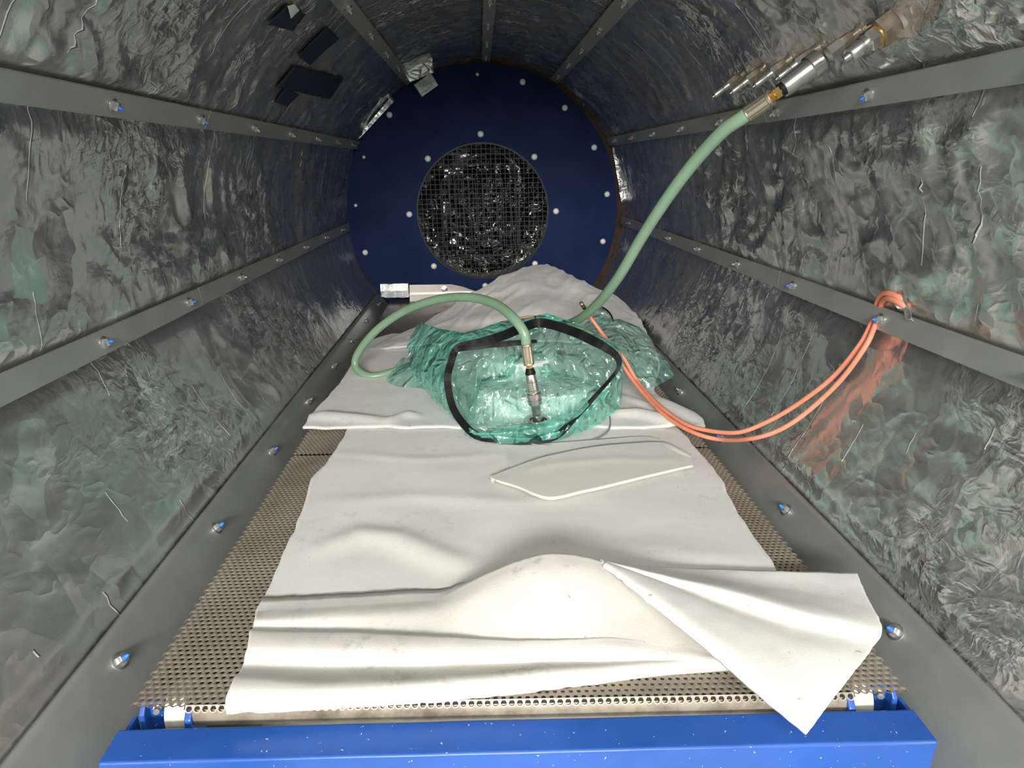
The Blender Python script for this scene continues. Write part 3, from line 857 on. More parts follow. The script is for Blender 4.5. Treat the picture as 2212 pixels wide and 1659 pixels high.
def rib_sheet(name, ribs, n, m, mt, th, seed, parent=None, drop=None, amp=.0016, smooth=True):
    """sheet through ribs of picture points with heights over the deck"""
    G = loft(ribs, n, m)
    if drop is not None:
        back = G[0].copy(); back[:, 1] += drop[0]; back[:, 2] = np.maximum(BED + .006, np.minimum(back[:, 2] - .012, BED + .008))
        mid = (G[0] + back) / 2; mid[:, 2] = G[0][:, 2] * .55 + back[:, 2] * .45
        G = np.concatenate([[back], [mid], G])
    for j in range(G.shape[0]):
        for i in range(G.shape[1]):
            p = G[j, i]; G[j, i, 2] += amp * (noise.noise(Vector((p[0] * 14, p[1] * 14, seed))) + .5 * noise.noise(Vector((p[0] * 40, p[1] * 40, seed))))
            if j in (0, G.shape[0] - 1) or i in (0, G.shape[1] - 1):
                G[j, i, :2] += .0012 * np.array([noise.noise(Vector((p[0] * 90, p[1] * 90, 1))), noise.noise(Vector((p[0] * 90, p[1] * 90, 7)))])
    G[:, :, 2] = np.maximum(G[:, :, 2], BED - .03)
    o = grid_mesh(name, G, mt, parent, smooth=smooth); solid(o, th); up(o)
    return o
fb = thing('folded_blanket', (0.06, .62, BED), 'rumpled, smudged white felt folded over itself at the front edge of the deck', 'blanket')
ribs = [
    [(553, 1326, .008), (650, 1320, .009), (760, 1313, .010), (880, 1305, .010), (950, 1298, .013), (1010, 1268, .026), (1070, 1238, .040), (1130, 1214, .052), (1190, 1202, .058), (1260, 1207, .056), (1320, 1230, .045), (1400, 1296, .028), (1480, 1362, .012), (1560, 1425, .006)],
    [(550, 1345, .014), (650, 1340, .014), (760, 1335, .014), (880, 1328, .015), (950, 1322, .017), (1010, 1300, .027), (1070, 1275, .038), (1130, 1258, .047), (1190, 1250, .052), (1260, 1255, .050), (1320, 1275, .040), (1400, 1325, .024), (1480, 1375, .012), (1562, 1427, .006)],
    [(548, 1362, .008), (650, 1364, .008), (760, 1366, .009), (880, 1370, .010), (960, 1373, .012), (1050, 1378, .015), (1120, 1380, .018), (1200, 1378, .021), (1280, 1372, .022), (1340, 1375, .021), (1410, 1388, .016), (1490, 1405, .010), (1570, 1430, .006)],
    [(540, 1372, .016), (650, 1375, .016), (760, 1377, .016), (880, 1382, .017), (960, 1386, .018), (1050, 1390, .019), (1120, 1392, .020), (1200, 1391, .021), (1280, 1387, .021), (1340, 1388, .020), (1410, 1396, .015), (1490, 1410, .010), (1572, 1431, .006)],
    [(536, 1402, .017), (650, 1406, .017), (760, 1408, .017), (880, 1410, .017), (960, 1412, .017), (1050, 1414, .017), (1120, 1414, .017), (1200, 1412, .017), (1280, 1408, .018), (1340, 1408, .018), (1410, 1412, .013), (1490, 1420, .010), (1575, 1433, .006)],
    [(525, 1444, .008), (650, 1450, .007), (760, 1450, .006), (880, 1447, .006), (960, 1444, .006), (1050, 1440, .006), (1120, 1438, .007), (1200, 1436, .007), (1280, 1433, .008), (1340, 1431, .009), (1410, 1430, .009), (1490, 1430, .008), (1580, 1436, .005)],
    [(506, 1474, .018), (620, 1484, .020), (740, 1486, .019), (860, 1482, .018), (950, 1475, .017), (1040, 1468, .016), (1120, 1461, .016), (1200, 1455, .014), (1280, 1449, .012), (1340, 1445, .011), (1410, 1440, .009), (1490, 1436, .007), (1585, 1438, .004)],
    [(493, 1505, .017), (610, 1512, .016), (730, 1508, .015), (850, 1501, .013), (940, 1494, .012), (1030, 1486, .012), (1110, 1479, .012), (1190, 1471, .010), (1270, 1463, .009), (1330, 1456, .008), (1400, 1450, .006), (1490, 1443, .005), (1590, 1439, .003)],
    [(492, 1537, .002), (610, 1530, .000), (730, 1523, .000), (850, 1516, .000), (940, 1510, .000), (1030, 1502, .000), (1110, 1494, .000), (1190, 1485, .000), (1270, 1474, .000), (1330, 1466, .000), (1400, 1456, .000), (1490, 1447, .000), (1600, 1441, .000)]]
rib_sheet('folded_end', ribs, 170, 110, M['felt2'], .0042, 3, fb, drop=(.03,), amp=.0014)
ribs = [
    [(1306, 1226, .050), (1420, 1318, .040), (1540, 1418, .030), (1640, 1506, .018), (1742, 1588, .004)],
    [(1306, 1222, .052), (1430, 1296, .046), (1560, 1390, .036), (1680, 1470, .022), (1790, 1520, .006)],
    [(1304, 1220, .051), (1440, 1272, .042), (1590, 1345, .032), (1740, 1408, .022), (1850, 1445, .010)],
    [(1302, 1219, .050), (1440, 1262, .032), (1600, 1318, .022), (1760, 1368, .016), (1886, 1398, .010)],
    [(1300, 1218, .050), (1440, 1252, .044), (1580, 1284, .040), (1730, 1326, .032), (1902, 1358, .016)],
    [(1298, 1217, .050), (1440, 1242, .030), (1580, 1262, .022), (1730, 1282, .014), (1874, 1300, .012)],
    [(1292, 1216, .050), (1400, 1230, .028), (1520, 1235, .018), (1680, 1239, .014), (1850, 1243, .012)]]
o = rib_sheet('folded_corner', ribs, 90, 70, M['felt4'], .0045, 5, fb, amp=.0012)
tag(o, 'flipped over corner hanging across the blue beam')

# small loose pieces
def piece(name, back, front, h0, mt, th, seed, label, folds=()):
    o = sheet(name, back, front, 40, 90, lambda p: h0 + sum(f(p) for f in folds), mt, th, seed=seed)
    return tag(up(o), label, 'felt piece')
piece('felt_scrap', [(1082, 968), (1180, 968), (1290, 960), (1380, 952), (1425, 958)], [(1106, 1032), (1200, 1034), (1300, 1030), (1400, 1010), (1440, 985)], .0062, M['felt3'], .0025, 11,
      'thin flat felt scrap lying partly under the pointed cream felt piece')
fa = Fold([(1130, 1035), (1200, 1018), (1330, 1008), (1450, 1012)], .014, .0016)
fc = Fold([(1436, 974), (1462, 990), (1486, 1002)], .004, .0035)
piece('felt_piece', [(1059, 1046), (1120, 1022), (1180, 1002), (1260, 984), (1350, 974), (1436, 972), (1490, 1004)], [(1062, 1050), (1120, 1071), (1184, 1096), (1260, 1080), (1340, 1060), (1420, 1040), (1496, 1023)], .0095, M['felt3'], .005, 12,
      'cream cut felt piece with pointed left end lying on the big white sheet', (fa, fc))

# blanket under the bag
g1 = Fold([(660, 918), (700, 912), (760, 917), (850, 926)], .020, .012)
g2 = Fold([(840, 925), (880, 908), (905, 912)], .012, .008)
g3 = Fold([(1310, 905), (1380, 908), (1440, 925), (1480, 935)], .014, .016)
g4 = Fold([(1400, 870), (1450, 895), (1510, 925)], .02, .012)
g5 = Fold([(800, 770), (850, 755), (900, 750)], .03, .014)
g6 = Fold([(1345, 868), (1400, 890), (1430, 912)], .01, .008)
o = sheet('felt_blanket', [(672, 914), (655, 934), (655, 934)][:0] + [(656, 936), (690, 890), (735, 838), (760, 800), (775, 770), (800, 745), (850, 728)],
          [(1522, 934), (1500, 905), (1440, 882), (1412, 850), (1425, 800), (1410, 755), (1395, 735)], 150, 90,
          lambda p: .007 + g1(p) + g2(p) + g3(p) + g4(p) + g5(p) + g6(p), M['felt'], .005, seed=21)
# give the front edge its wavy line
me = o.data
for v in me.vertices:
    if v.co.y < 1.36:
        k = max(0, 1 - (v.co.y - 1.26) / .10)
        v.co.y += k * (.012 * noise.noise(Vector((v.co.x * 9, 0, 4))) + .004 * noise.noise(Vector((v.co.x * 28, 0, 9))))
tag(up(o), 'white felt blanket spread crosswise under the green plastic bag and hose loop', 'blanket')

ribs = [
    [(930, 696, .030), (985, 660, .075), (1035, 631, .12), (1095, 598, .155), (1160, 574, .180), (1205, 586, .168), (1260, 612, .14), (1310, 636, .09), (1346, 656, .05), (1378, 690, .02)],
    [(922, 700, .028), (980, 670, .066), (1035, 642, .108), (1095, 612, .142), (1160, 592, .165), (1205, 604, .152), (1260, 626, .128), (1310, 647, .085), (1348, 668, .05), (1384, 700, .02)],
    [(905, 708, .022), (970, 680, .055), (1035, 662, .085), (1100, 645, .110), (1160, 635, .120), (1205, 640, .112), (1260, 652, .10), (1310, 668, .075), (1352, 686, .046), (1392, 716, .018)],
    [(880, 718, .022), (950, 700, .035), (1030, 690, .060), (1100, 678, .080), (1160, 672, .088), (1205, 676, .080), (1260, 685, .075), (1310, 696, .055), (1358, 710, .036), (1402, 734, .016)],
    [(840, 735, .016), (930, 725, .022), (1030, 718, .030), (1100, 712, .040), (1160, 708, .045), (1205, 708, .045), (1260, 712, .045), (1315, 722, .035), (1366, 738, .026), (1414, 760, .014)],
    [(800, 760, .014), (900, 752, .016), (1020, 748, .018), (1100, 742, .02), (1160, 740, .02), (1205, 740, .02), (1260, 744, .02), (1320, 752, .02), (1376, 770, .016), (1424, 795, .012)]]
o = rib_sheet('heaped_blanket', ribs, 120, 80, M['felt'], .005, 31, None, drop=(.22,), amp=.003)
me = o.data
for v in me.vertices:
    v.co.z += .010 * max(0, noise.noise(Vector((v.co.x * 7 + v.co.y * 3, v.co.y * 6, 77)))) + .006 * max(0, 1 - abs(noise.noise(Vector((v.co.x * 11 - v.co.y * 6, v.co.y * 5, 5)))) * 6)
tag(o, 'heaped greyish white felt blanket rising behind the green bag', 'blanket')

# ------------------------------------------------------------------ PADDED BUNDLE and steel cup
bd = thing('padded_bundle', (.085, 1.45, BED), 'white padded round mould bundle seen through the green bag', 'bundle')
def pad(name, c, rx, ry, h, e, mt, seed, amp=.004, nz_=10):
    V = []; Fc = []; n = 72; m = 18
    for j in range(m + 1):
        t = j / m
        if t < .55: rr = 1.0 - .05 * (abs(t / .55 - .5) * 2) ** 3; z = h * (t / .55)
        else: q = (t - .55) / .45; rr = math.cos(q * math.pi / 2) ** .8 if q < 1 else 0; z = h + .008 * math.sin(q * math.pi / 2)
        for i in range(n):
            a = 2 * math.pi * i / n; ca, sa = math.cos(a), math.sin(a)
            k = (abs(ca) ** e + abs(sa) ** e) ** (-1 / e)
            p = np.array([c[0] + rx * rr * k * ca, c[1] + ry * rr * k * sa, c[2] + z])
            d = amp * (nz(p, 14, seed) + .7 * max(0, ridge(p, 20, seed)))
            p += np.array([ca, sa, .6 if t > .5 else 0]) * d
            V.append(p)
    Fc = [(j * n + i, j * n + (i + 1) % n, (j + 1) * n + (i + 1) % n, (j + 1) * n + i) for j in range(m) for i in range(n)] + [tuple(range(n))[::-1]]
    return mesh(name, V, Fc, mt, bd)
pad('lower_pad', (.088, 1.462, BED + .012), .135, .165, .050, 4.0, M['breather'], 3)
pad('upper_pad', (.060, 1.50, BED + .065), .088, .10, .040, 2.2, M['breather'], 8)
A_ = PZ(1163, 908, .034)
mb = MB()
mb.lathe((A_[0], A_[1], BED + .012), (0, 0, 1), [(0, .0235), (.003, .025), (.022, .0235), (.024, .0235), (.024, .0185), (.012, .0175), (.011, .004)], 40)
cup = auto_smooth(mb.build('steel_cup', M['steel']))
tag(cup, 'small polished steel cup holding the hose coupling at the front of the bag', 'cup')

# ------------------------------------------------------------------ GREEN HOSE with its two couplings
hs = thing('green_hose', (.1, 1.3, BED), 'thick pale green hose looping from the wall fitting over the bag to the steel cup', 'hose')
Bt = np.array([A_[0] - .000, A_[1] + .004, BED + .024])
Tt = PY(1136, 742, A_[1] + .012)
D2 = Tt - Bt; L2 = np.linalg.norm(D2); D2 /= L2
def zfrac(py):           # distance up the coupling for a picture row
    lo, hi = 0, L2
    for _ in range(30):
        mid = (lo + hi) / 2; P = Bt + D2 * mid; c = CM @ (P - CAM); y = H_PX / 2 + F_PX * c[1] / c[2]
        if y > py: lo = mid
        else: hi = mid
    return lo
t_hex, t_kn, t_bd, t_bk, t_br, t_fe, t_end = [zfrac(v) for v in (896, 873, 848, 808, 795, 788, 742)]
cl = MB(); cl.lathe(Bt, D2, [(0, .0085), (t_hex, .0085)], 16); cl.lathe(Bt + D2 * t_hex, D2, [(0, .0098), (.001, .0104), (t_kn - t_hex - .001, .0104), (t_kn - t_hex, .0095)], 6)
k0 = Bt + D2 * t_kn; kl = t_bd - t_kn
cl.lathe(k0, D2, [(0, .0135), (.001, .0152), (kl * .40, .0155), (kl * .42, .0138), (kl * .56, .0138), (kl * .58, .0155), (kl * .95, .0155), (kl, .0135)], 32, .0)
b0 = Bt + D2 * t_bd; bl = t_bk - t_bd
cl.lathe(b0, D2, [(0, .0128), (bl * .15, .0128), (bl * .17, .0120), (bl * .6, .0118), (bl * .62, .0110), (bl * .95, .0106), (bl, .0100)], 32)
cpl = auto_smooth(cl.build('coupling', M['steel'], hs), 30)
cl = MB(); cl.lathe(Bt + D2 * t_bk, D2, [(0, .0106), (.003, .0110), (t_br - t_bk - .003, .0088), (t_br - t_bk, .0076)], 24); auto_smooth(cl.build('seal', M['black'], hs))
cl = MB(); cl.lathe(Bt + D2 * t_br, D2, [(0, .0072), (t_fe - t_br + .001, .0072)], 6); auto_smooth(cl.build('brass_nut', M['brass'], hs))
def ferrule(O, D, L, r):
    f_ = MB(); f_.lathe(O, D, [(0, r * .9), (.001, r), (L * .06, r), (L * .10, r * .93)], 32)
    f_.lathe(np.array(O) + D * L * .08, D, [(0, r * .95), (L * .78, r * .97)], 28, .07)
    f_.lathe(np.array(O) + D * L * .86, D, [(0, r * .96), (L * .03, r * 1.05), (L * .12, r * 1.05), (L * .14, r)], 32)
    return auto_smooth(f_.build('ferrule', M['ferrule'], hs), 25)
ferrule(Bt + D2 * t_fe, D2, t_end - t_fe, .0112)
# wall end
Pn = PW(1835, 85, RAD - .004); an = ang(Pn); Nn = np.array([-math.cos(R(an)), 0, -math.sin(R(an))])
Nn = Nn + np.array([0, .02, 0]); Nn /= np.linalg.norm(Nn)
cl = MB()
c0 = Pn + Nn * .046
cl.lathe(c0, Nn, [(0, .0150), (.001, .0180), (.0175, .0180), (.0185, .0150), (.019, .0148), (.035, .0143), (.036, .0138), (.058, .0132), (.060, .0122)], 36)
auto_smooth(cl.build('coupling', M['steel'], hs), 30)
cl = MB()
for a in range(18):
    q = 2 * math.pi * a / 18
    pass
cl.lathe(c0 + Nn * .060, Nn, [(0, .0098), (.004, .0098), (.006, .0075)], 24); auto_smooth(cl.build('seal', M['black'], hs))
cl = MB(); cl.lathe(c0 + Nn * .065, Nn, [(0, .0085), (.010, .0085), (.011, .0065), (.014, .0065)], 6); auto_smooth(cl.build('brass_nut', M['brass'], hs))
F0 = c0 + Nn * .078; bend = np.array(PY(1612, 248, 1.0)) - F0; bend /= np.linalg.norm(bend)
ferrule(F0 + bend * .040, -bend, .040, .0116)
hp = [F0 + bend * .034, F0 + bend * .055] + [PY(*q) for q in [(1560, 285, 1.03), (1500, 350, 1.08), (1440, 430, 1.13), (1385, 515, 1.19), (1335, 600, 1.26), (1285, 662, 1.36), (1235, 697, 1.48), (1180, 703, 1.58),
      (1116, 713, 1.65), (1050, 728, 1.68), (990, 745, 1.70), (930, 772, 1.68), (870, 796, 1.655), (815, 812, 1.632), (785, 808, 1.64), (767, 788, 1.66), (777, 757, 1.66), (815, 712, 1.63), (875, 671, 1.58), (945, 647, 1.50), (1012, 642, 1.42), (1068, 656, 1.34), (1108, 686, 1.275)]] + [Bt + D2 * (t_end + .022), Bt + D2 * (t_end - .006)]
hp = cr_spline(np.array(hp), 240)
tube(hp, .0103, 20).build('hose_tube', M['hose'], hs, True)

# ------------------------------------------------------------------ WALL FITTINGS
def fitting(px, label, L=.073, s=1.0, stub=False, axn=None):
    P = PW(*px, RAD - .003); a = ang(P); N = np.array([-math.cos(R(a)), 0, -math.sin(R(a))])
    t = thing('hose_fitting', P, label, 'fitting', 'row of hose fittings on the wall')
    mb = MB(); mb.lathe(P, N, [(-.004, .0075), (.012, .0075)], 20); auto_smooth(mb.build('thread', M['bronze'], t))
    mb = MB(); mb.lathe(P + N * .010, N, [(0, .0088), (.001, .0096), (.015, .0096), (.016, .0088)], 6); auto_smooth(mb.build('hex_nut', M['bronze'], t))
    mb = MB()
    if stub:
        mb.lathe(P + N * .026, N, [(0, .0112), (.020, .0112), (.021, .0095)], 6)
        auto_smooth(mb.build('adapter', M['oldsteel'], t)); return t
    mb.lathe(P + N * .026, N, [(0, .0094), (.009, .0094), (.010, .0082)], 6)
    mb.lathe(P + N * .036, N, [(0, .0072), (.004, .0066), (.010, .0062), (.0105, .0050), (.0125, .0050), (.013, .0060), (.016, .0060), (.017, .0050)], 24)
    mb.lathe(P + N * .052, N, [(0, .0058), (.014, .0058), (.0155, .0050), (.016, .0022), (.020, .0018), (.0205, .0008)], 24)
    auto_smooth(mb.build('nipple', M['oldsteel'], t))
    return t
fitting((1607, 158), 'small steel nipple on the right wall, farthest left of the row')
fitting((1650, 147), 'small steel nipple on the right wall, second from the left end of the row')
fitting((1706, 128), 'small steel nipple on the right wall, third from the left end of the row')
fitting((1763, 106), 'small steel nipple half hidden behind the large hose coupling')
fitting((1852, 70), 'brown hex fitting that the green hose coupling is plugged onto', stub=True)
P = PW(1938, 44, RAD - .003); a = ang(P); N = np.array([-math.cos(R(a)), .04, -math.sin(R(a))]); N /= np.linalg.norm(N)
t = thing('hose_fitting', P, 'largest fitting, silver nipple in a brown hex nut at the near end of the row', 'fitting', 'row of hose fittings on the wall')
mb = MB(); mb.lathe(P, N, [(-.003, .0240), (.003, .0240), (.007, .0205)], 40); auto_smooth(mb.build('wall_collar', M['oldsteel'], t))
mb = MB(); mb.lathe(P + N * .006, N, [(0, .0185), (.001, .0200), (.021, .0200), (.022, .0180)], 6); auto_smooth(mb.build('hex_nut', M['bronze'], t))
mb = MB(); mb.lathe(P + N * .027, N, [(0, .0160), (.003, .0160)], 30); auto_smooth(mb.build('brass_ring', M['brass'], t))
mb = MB(); mb.lathe(P + N * .029, N, [(0, .0146), (.012, .0146), (.014, .0120)], 6)
mb.lathe(P + N * .042, N, [(0, .0118), (.006, .0114), (.0065, .0100), (.009, .0100), (.0095, .0108), (.022, .0108), (.024, .0095), (.0245, .0055), (.031, .0040), (.032, .0015)], 32)
auto_smooth(mb.build('nipple', M['steel'], t))

# ------------------------------------------------------------------ ORANGE CABLES
def cable(name, P, r, mt, label, cat, n=160, group=None):
    t = thing(name, P[0], label, cat, group)
    tube(cr_spline(np.array(P), n), r, 12).build('sheath', mt, t, True); return t
Wq = lambda x, y, off: PW(x, y, RAD - off)
cA = [PW(1966, 670, RAD + .01), Wq(1958, 664, .010), Wq(1935, 650, .018), Wq(1915, 645, .018), Wq(1905, 655, .010), Wq(1899, 676, .004), Wq(1888, 708, .012), Wq(1868, 750, .022), Wq(1815, 822, .028), Wq(1745, 888, .038), Wq(1685, 928, .055), Wq(1625, 947, .075), PZ(1560, 950, .026), PZ(1500, 935, .026), PZ(1440, 900, .030), PZ(1390, 850, .045), PZ(1352, 800, .080), PZ(1322, 750, .130), PZ(1295, 712, .165), PZ(1275, 685, .195), PZ(1262, 665, .225)]
cB = [PW(1968, 655, RAD + .01), Wq(1955, 650, .010), Wq(1930, 637, .018), Wq(1908, 634, .018), Wq(1897, 648, .010), Wq(1890, 674, .004), Wq(1878, 708, .012), Wq(1852, 752, .022), Wq(1795, 818, .028), Wq(1718, 876, .040), Wq(1655, 912, .055), Wq(1595, 934, .075), PZ(1530, 930, .036), PZ(1480, 915, .034), PZ(1420, 872, .040), PZ(1375, 820, .060), PZ(1345, 770, .115), PZ(1315, 738, .148), PZ(1285, 722, .170), PZ(1240, 704, .185), PZ(1200, 692, .190), PZ(1150, 685, .190), PZ(1105, 692, .185), PZ(1088, 697, .18)]
ta = cable('orange_cable', cA, .0043, M['cable'], 'orange cable from the wall hole whose copper tip ends upright beside the green hose', 'cable', group=None)
tip = MB(); dd = np.array(cA[-1]) - np.array(cA[-2]); dd /= np.linalg.norm(dd)
tip.lathe(cA[-1], dd, [(0, .0047), (.006, .0047)], 14); auto_smooth(tip.build('black_band', M['black'], ta))
tip = MB(); tip.lathe(np.array(cA[-1]) + dd * .006, dd, [(0, .0044), (.012, .0044), (.013, .0052), (.018, .0052), (.019, .0036)], 14); auto_smooth(tip.build('copper_tip', M['bronze'], ta))
tb = cable('orange_cable', cB, .0043, M['cable'], 'orange cable from the wall hole that runs left along the top of the green bag', 'cable')
tip = MB(); dd = np.array(cB[-1]) - np.array(cB[-2]); dd /= np.linalg.norm(dd)
tip.lathe(cB[-1], dd, [(0, .0046), (.010, .0046), (.011, .003)], 14); auto_smooth(tip.build('copper_tip', M['bronze'], tb))
cable('grey_wire', [PZ(1310, 880, .02), PZ(1318, 905, .014), PZ(1314, 930, .016), PZ(1290, 947, .011), PZ(1250, 957, .010), PZ(1200, 962, .010), PZ(1160, 961, .012), PZ(1135, 954, .016)], .0017, M['wire'],
      'thin grey wire curving on the felt round the right front of the bag', 'wire')
# torn foil rim and pale padding where the cables leave the wall
hp_ = PW(1962, 668, RAD - .006)
scrap('torn_foil', [(1946, 628), (1962, 640), (1976, 694), (1962, 690)], M['foil_shiny'], 'torn foil and padding edge where the orange cables leave the right wall', 'foil', lambda x, y: PW(x, y, RAD - .010), .004, .0006, 18, 14)

# ------------------------------------------------------------------ GREEN PLASTIC BAG
bag = thing('plastic_bag', (.08, 1.4, BED), 'crumpled translucent green plastic bag with black taped mouth lying on the felt', 'bag')
def crk(p, s=1.0, seed=0.):
    q = Vector((p[0] * s + seed, p[1] * s, p[2] * s * 1.3))
    w = noise.noise(q * 5) * 1.3
    a = noise.noise(q * 9 + Vector((w, w, 0))); b = noise.noise(q * 21 + Vector((w * 2, 0, w)))
    c = noise.voronoi(q * 17 + Vector((w, 0, w)))[0]
    return (1 - 2.4 * abs(a)) * .55 + (1 - 2.4 * abs(b)) * .22 + (c[1] - c[0]) * -.5
def film(name, G, mt, amp, closed=True, seed=0., pin=(), parent=None, fs=1.0):
    m, n = G.shape[:2]
    # surface normals by finite differences
    du = np.roll(G, -1, axis=1) - np.roll(G, 1, axis=1); dv = np.gradient(G, axis=0)
    N = np.cross(du, dv); l = np.linalg.norm(N, axis=2, keepdims=True); N = N / np.maximum(l, 1e-9)
    s = np.sign((N * (CAM - G)).sum(axis=2, keepdims=True)); N = N * s
    H = G.copy()
    for j in range(m):
        f = 1.0 if j not in pin else .0
        for i in range(n):
            H[j, i] = G[j, i] + N[j, i] * amp * f * crk(G[j, i], fs, seed)
    H[:, :, 2] = np.maximum(H[:, :, 2], BED + .012)
    V = [tuple(v) for v in H.reshape(-1, 3)]; Fc = []; rnd = random.Random(int(seed * 10) + 3)
    for j in range(m - 1):
        for i in range(n if closed else n - 1):
            a, b, c, d = j * n + i, j * n + (i + 1) % n, (j + 1) * n + (i + 1) % n, (j + 1) * n + i
            Fc += [(a, b, c), (a, c, d)] if rnd.random() < .5 else [(a, b, d), (b, c, d)]
    return mesh(name, V, Fc, mt, parent or bag, smooth=False)
T_ = [(988, 752, .165), (974, 785, .135), (967, 815, .110), (970, 850, .080), (980, 885, .052), (1000, 915, .032), (1030, 942, .018), (1080, 950, .016), (1140, 953, .017), (1200, 943, .022), (1240, 905, .045), (1290, 852, .082),
      (1322, 815, .110), (1337, 792, .130), (1330, 768, .150), (1290, 742, .170), (1240, 718, .186), (1190, 702, .194), (1160, 698, .196), (1125, 710, .190), (1080, 728, .182), (1030, 742, .174)]
O_ = [(905, 698, .150), (880, 748, .105), (890, 800, .070), (905, 832, .045), (935, 862, .030), (975, 895, .020), (1012, 944, .012), (1075, 957, .012), (1140, 960, .012), (1205, 950, .014), (1290, 918, .020), (1312, 898, .022),
      (1338, 880, .030), (1346, 840, .060), (1345, 795, .110), (1340, 760, .140), (1280, 716, .176), (1215, 692, .196), (1165, 688, .200), (1105, 698, .190), (1050, 708, .176), (985, 728, .166)]
NB = 88
# keep corresponding points together: spline each between matching knots
def ring_k(pts, n=NB, lin=False):
    P3 = np.array([PZ(*q) for q in pts]); k = len(P3); out = []
    for i in range(n):
        u = i / n * k; j = int(u); t = u - j
        if lin:
            out.append(P3[j % k] * (1 - t) + P3[(j + 1) % k] * t); continue
        p0, p1, p2, p3 = (P3[(j + q) % k] for q in (-1, 0, 1, 2))
        out.append(.5 * ((2 * p1) + (p2 - p0) * t + (2 * p0 - 5 * p1 + 4 * p2 - p3) * t * t + (3 * p1 - p0 - 3 * p2 + p3) * t ** 3))
    return np.array(out)
To, Oo = ring_k(T_), ring_k(O_, NB, True)
skirt = np.array([Oo * (1 - f) + To * f + np.array([0, 0, .012 * math.sin(f * math.pi)]) for f in np.linspace(0, 1, 8)])
film('outer_film', skirt, M['film'], .009, seed=2., pin=(6, 7), fs=.8)
# inside: film sagging over the bundle
cen = np.array([.085, 1.46, BED + .118])
inner = []
for f in np.linspace(0, 1, 18):
    r = To * (1 - f) + cen * f
    # height of the contents under this point
    for i in range(NB):
        x, y = r[i, 0], r[i, 1]
        hb = BED + .016
        if abs(x - .088) < .145 and abs(y - 1.462) < .175:
            e = min(1, (.145 - abs(x - .088)) / .012, (.175 - abs(y - 1.462)) / .012); hb = BED + .016 + .064 * e
        q = math.hypot((x - .06) / .095, (y - 1.50) / .108)
        if q < 1: hb = max(hb, BED + .078 + .044 * min(1, (1 - q) / .15))
        dc = math.hypot(x - A_[0], y - A_[1])
        if dc < .05: hb = BED + .014 + (hb - BED - .014) * max(0, (dc - .034) / .016)
        k = min(1, f / .18)
        r[i, 2] = max(hb, r[i, 2] * (1 - k) + hb * k) if f > 0 else r[i, 2]
    inner.append(r)
film('inner_film', np.array(inner), M['film_in'], .007, seed=9., pin=(0,))
# front tongue of film across the cup
G = loft([[(1020, 937, .026), (1090, 926, .038), (1160, 914, .052), (1240, 888, .064), (1300, 840, .085)],
          [(1024, 939, .024), (1090, 936, .034), (1160, 929, .042), (1240, 902, .052), (1305, 840, .088)],
          [(1030, 942, .019), (1090, 949, .018), (1160, 950, .019), (1235, 908, .044), (1310, 832, .098)]], 90, 24)
film('front_flap', G, M['film'], .003, closed=False, seed=4.)
# black tape around the mouth
def ribbon(name, P, w, mt, parent, wf=None, seed=0):
    P = np.array(P); n = len(P); T = np.gradient(P, axis=0); T /= np.maximum(np.linalg.norm(T, axis=1)[:, None], 1e-9)
    V = []
    for i in range(n):
        view = CAM - P[i]; view /= np.linalg.norm(view)
        base = np.array([0, -.55, .84]) * .25 + view * .75
        s = np.cross(T[i], base); s /= np.linalg.norm(s)
        ww = w * (1 if wf is None else wf(i / n))
        bump_ = base * .0048 * (1 + noise.noise(Vector(P[i]) * 30 + Vector((seed, 0, 0))))
        V += [P[i] - s * ww / 2 + bump_, P[i] + bump_ + base * .0003, P[i] + s * ww / 2 + bump_]
    Fc = []
    for i in range(n - 1):
        Fc += [(i * 3, i * 3 + 1, i * 3 + 4, i * 3 + 3), (i * 3 + 1, i * 3 + 2, i * 3 + 5, i * 3 + 4)]
    o = mesh(name, V, Fc, mt, parent); solid(o, .0008, 0); o.data.polygons.foreach_set('use_smooth', [False] * len(o.data.polygons)); return o
loop = np.vstack([To, To[:4]])
def wf(u):
    # broad at the top and lower left, narrow where it is seen edge on down the right side
    if .44 < u < .60: return .42
    if u > .60 and u < .9: return 1.15
    return .85
from_k = np.array([wf(u) for u in np.linspace(0, 1, 80)])
ks = np.convolve(np.r_[from_k[-4:], from_k, from_k[:4]], np.ones(9) / 9, 'valid')
ribbon('black_tape', loop, .0185, M['black'], bag, lambda u: float(np.interp(u, np.linspace(0, 1, len(ks)), ks)) * 1.0)
seg2 = cr_spline(np.array([PZ(*q) for q in [(988, 754, .166), (1030, 750, .170), (1080, 744, .174), (1125, 741, .176), (1160, 738, .176)]]), 50)
ribbon('black_tape', seg2, .0125, M['black'], bag, lambda u: 1 - .6 * max(0, u - .75) * 4 * .8)
seg3 = cr_spline(np.array([PZ(*q) for q in [(1268, 674, .150), (1285, 664, .152), (1302, 665, .148), (1318, 678, .140), (1325, 696, .13)]]), 40)
ribbon('black_tape', seg3, .004, M['black'], bag)
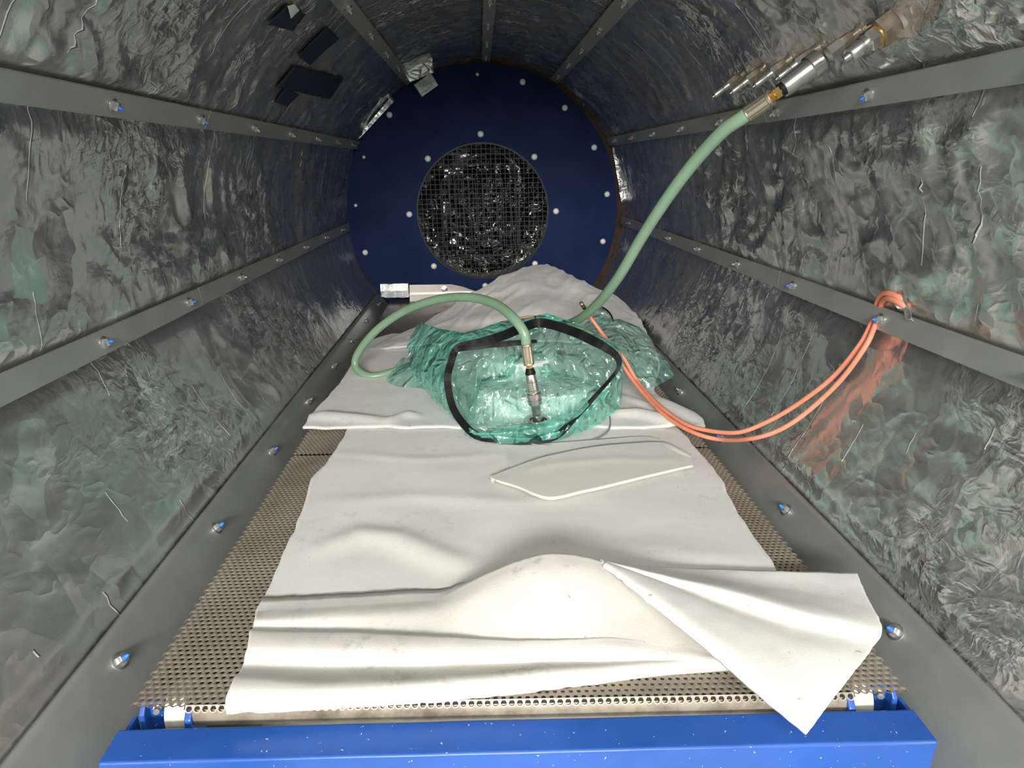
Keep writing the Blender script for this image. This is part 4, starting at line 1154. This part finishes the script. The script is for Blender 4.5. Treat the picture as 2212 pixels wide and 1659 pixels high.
# pillowy side lobes
def pillow(name, pts, H, mt, seed, amp=.007, hb=0):
    ring_ = cr_spline(np.array([PZ(*q) for q in pts]), 64, True); c = ring_.mean(axis=0); G = []
    for f in np.linspace(0, 1, 12):
        r = ring_ * (1 - f) + c * f; r[:, 2] += H * math.sin(min(1, f * 1.25) * math.pi / 2) ** .8; G.append(r)
    return film(name, np.array(G), mt, amp, seed=seed)
pillow('side_lobe', [(1262, 700, .12), (1300, 690, .13), (1345, 695, .11), (1395, 722, .085), (1425, 768, .055), (1457, 806, .035), (1440, 822, .025), (1406, 838, .018), (1370, 830, .03), (1342, 800, .07), (1322, 760, .10), (1290, 725, .115)], .035, M['film_wing'], 5, .008)
pillow('side_lobe', [(872, 772, .06), (850, 800, .03), (836, 824, .016), (870, 838, .012), (920, 842, .014), (930, 815, .05), (900, 780, .06)], .012, M['film_wing'], 6, .004)
pillow('small_lobe', [(1270, 678, .14), (1290, 666, .145), (1312, 672, .14), (1324, 694, .125), (1300, 700, .12), (1275, 698, .12)], .012, M['film_wing'], 7, .003)

# ------------------------------------------------------------------ steel bracket on the deck's far end
br = thing('steel_bracket', (-.3, 2.71, BED), 'steel angle bracket with foil taped left end standing in front of the blue plate', 'bracket')
YB = 2.70
q = lambda x, y: PY(x, y, YB)
pts = [q(884, 615), q(975, 614), q(1000, 619), q(1030, 630), q(1034, 640), q(884, 640)]
pts[4][2] = BED; pts[5][2] = BED
mb = MB(); mb.prism(pts, (0, .005, 0)); bevel(mb.build('upright_plate', M['bracket'], br), .0008, 1)
a1, a2 = q(884, 635), q(1030, 633)
mb = MB(); mb.box(a1[0], a2[0], YB - .022, YB, a1[2] - .0035, a1[2]); mb.build('lip', M['bracket'], br)
b_ = q(960, 625); mb = MB(); mb.lathe((b_[0], YB, b_[2]), (0, -1, 0), [(0, .014), (.002, .014), (.0025, .010), (.009, .0095), (.010, .006)], 16); auto_smooth(mb.build('bolt', M['zinc'], br))
a1, a2 = q(822, 613), q(884, 641)
V = []; Fc = []; n = 12; cx0, cx1, cz0, cz1 = a1[0], a2[0], max(a2[2], BED + .002), a1[2]
mb = MB(); ring_ = []
for j in range(n + 1):
    x = cx0 + (cx1 - cx0) * j / n
    for k, (yy, z_) in enumerate([(YB - .012, cz0), (YB - .014, (cz0 + cz1) / 2), (YB - .012, cz1), (YB + .012, cz1), (YB + .012, cz0)]):
        w = .003 * noise.noise(Vector((x * 40, k * 3., 1)))
        V.append((x, yy + w, z_ + w + (.004 * (j / n < .12) if k in (0,) else 0)))
Fc = [(j * 5 + k, j * 5 + (k + 1) % 5, (j + 1) * 5 + (k + 1) % 5, (j + 1) * 5 + k) for j in range(n) for k in range(5)] + [tuple(range(5))[::-1], tuple(n * 5 + k for k in range(5))]
tag(mesh('taped_end', V, Fc, M['foil_tape'], br, False), 'end wrapped in silver foil tape')
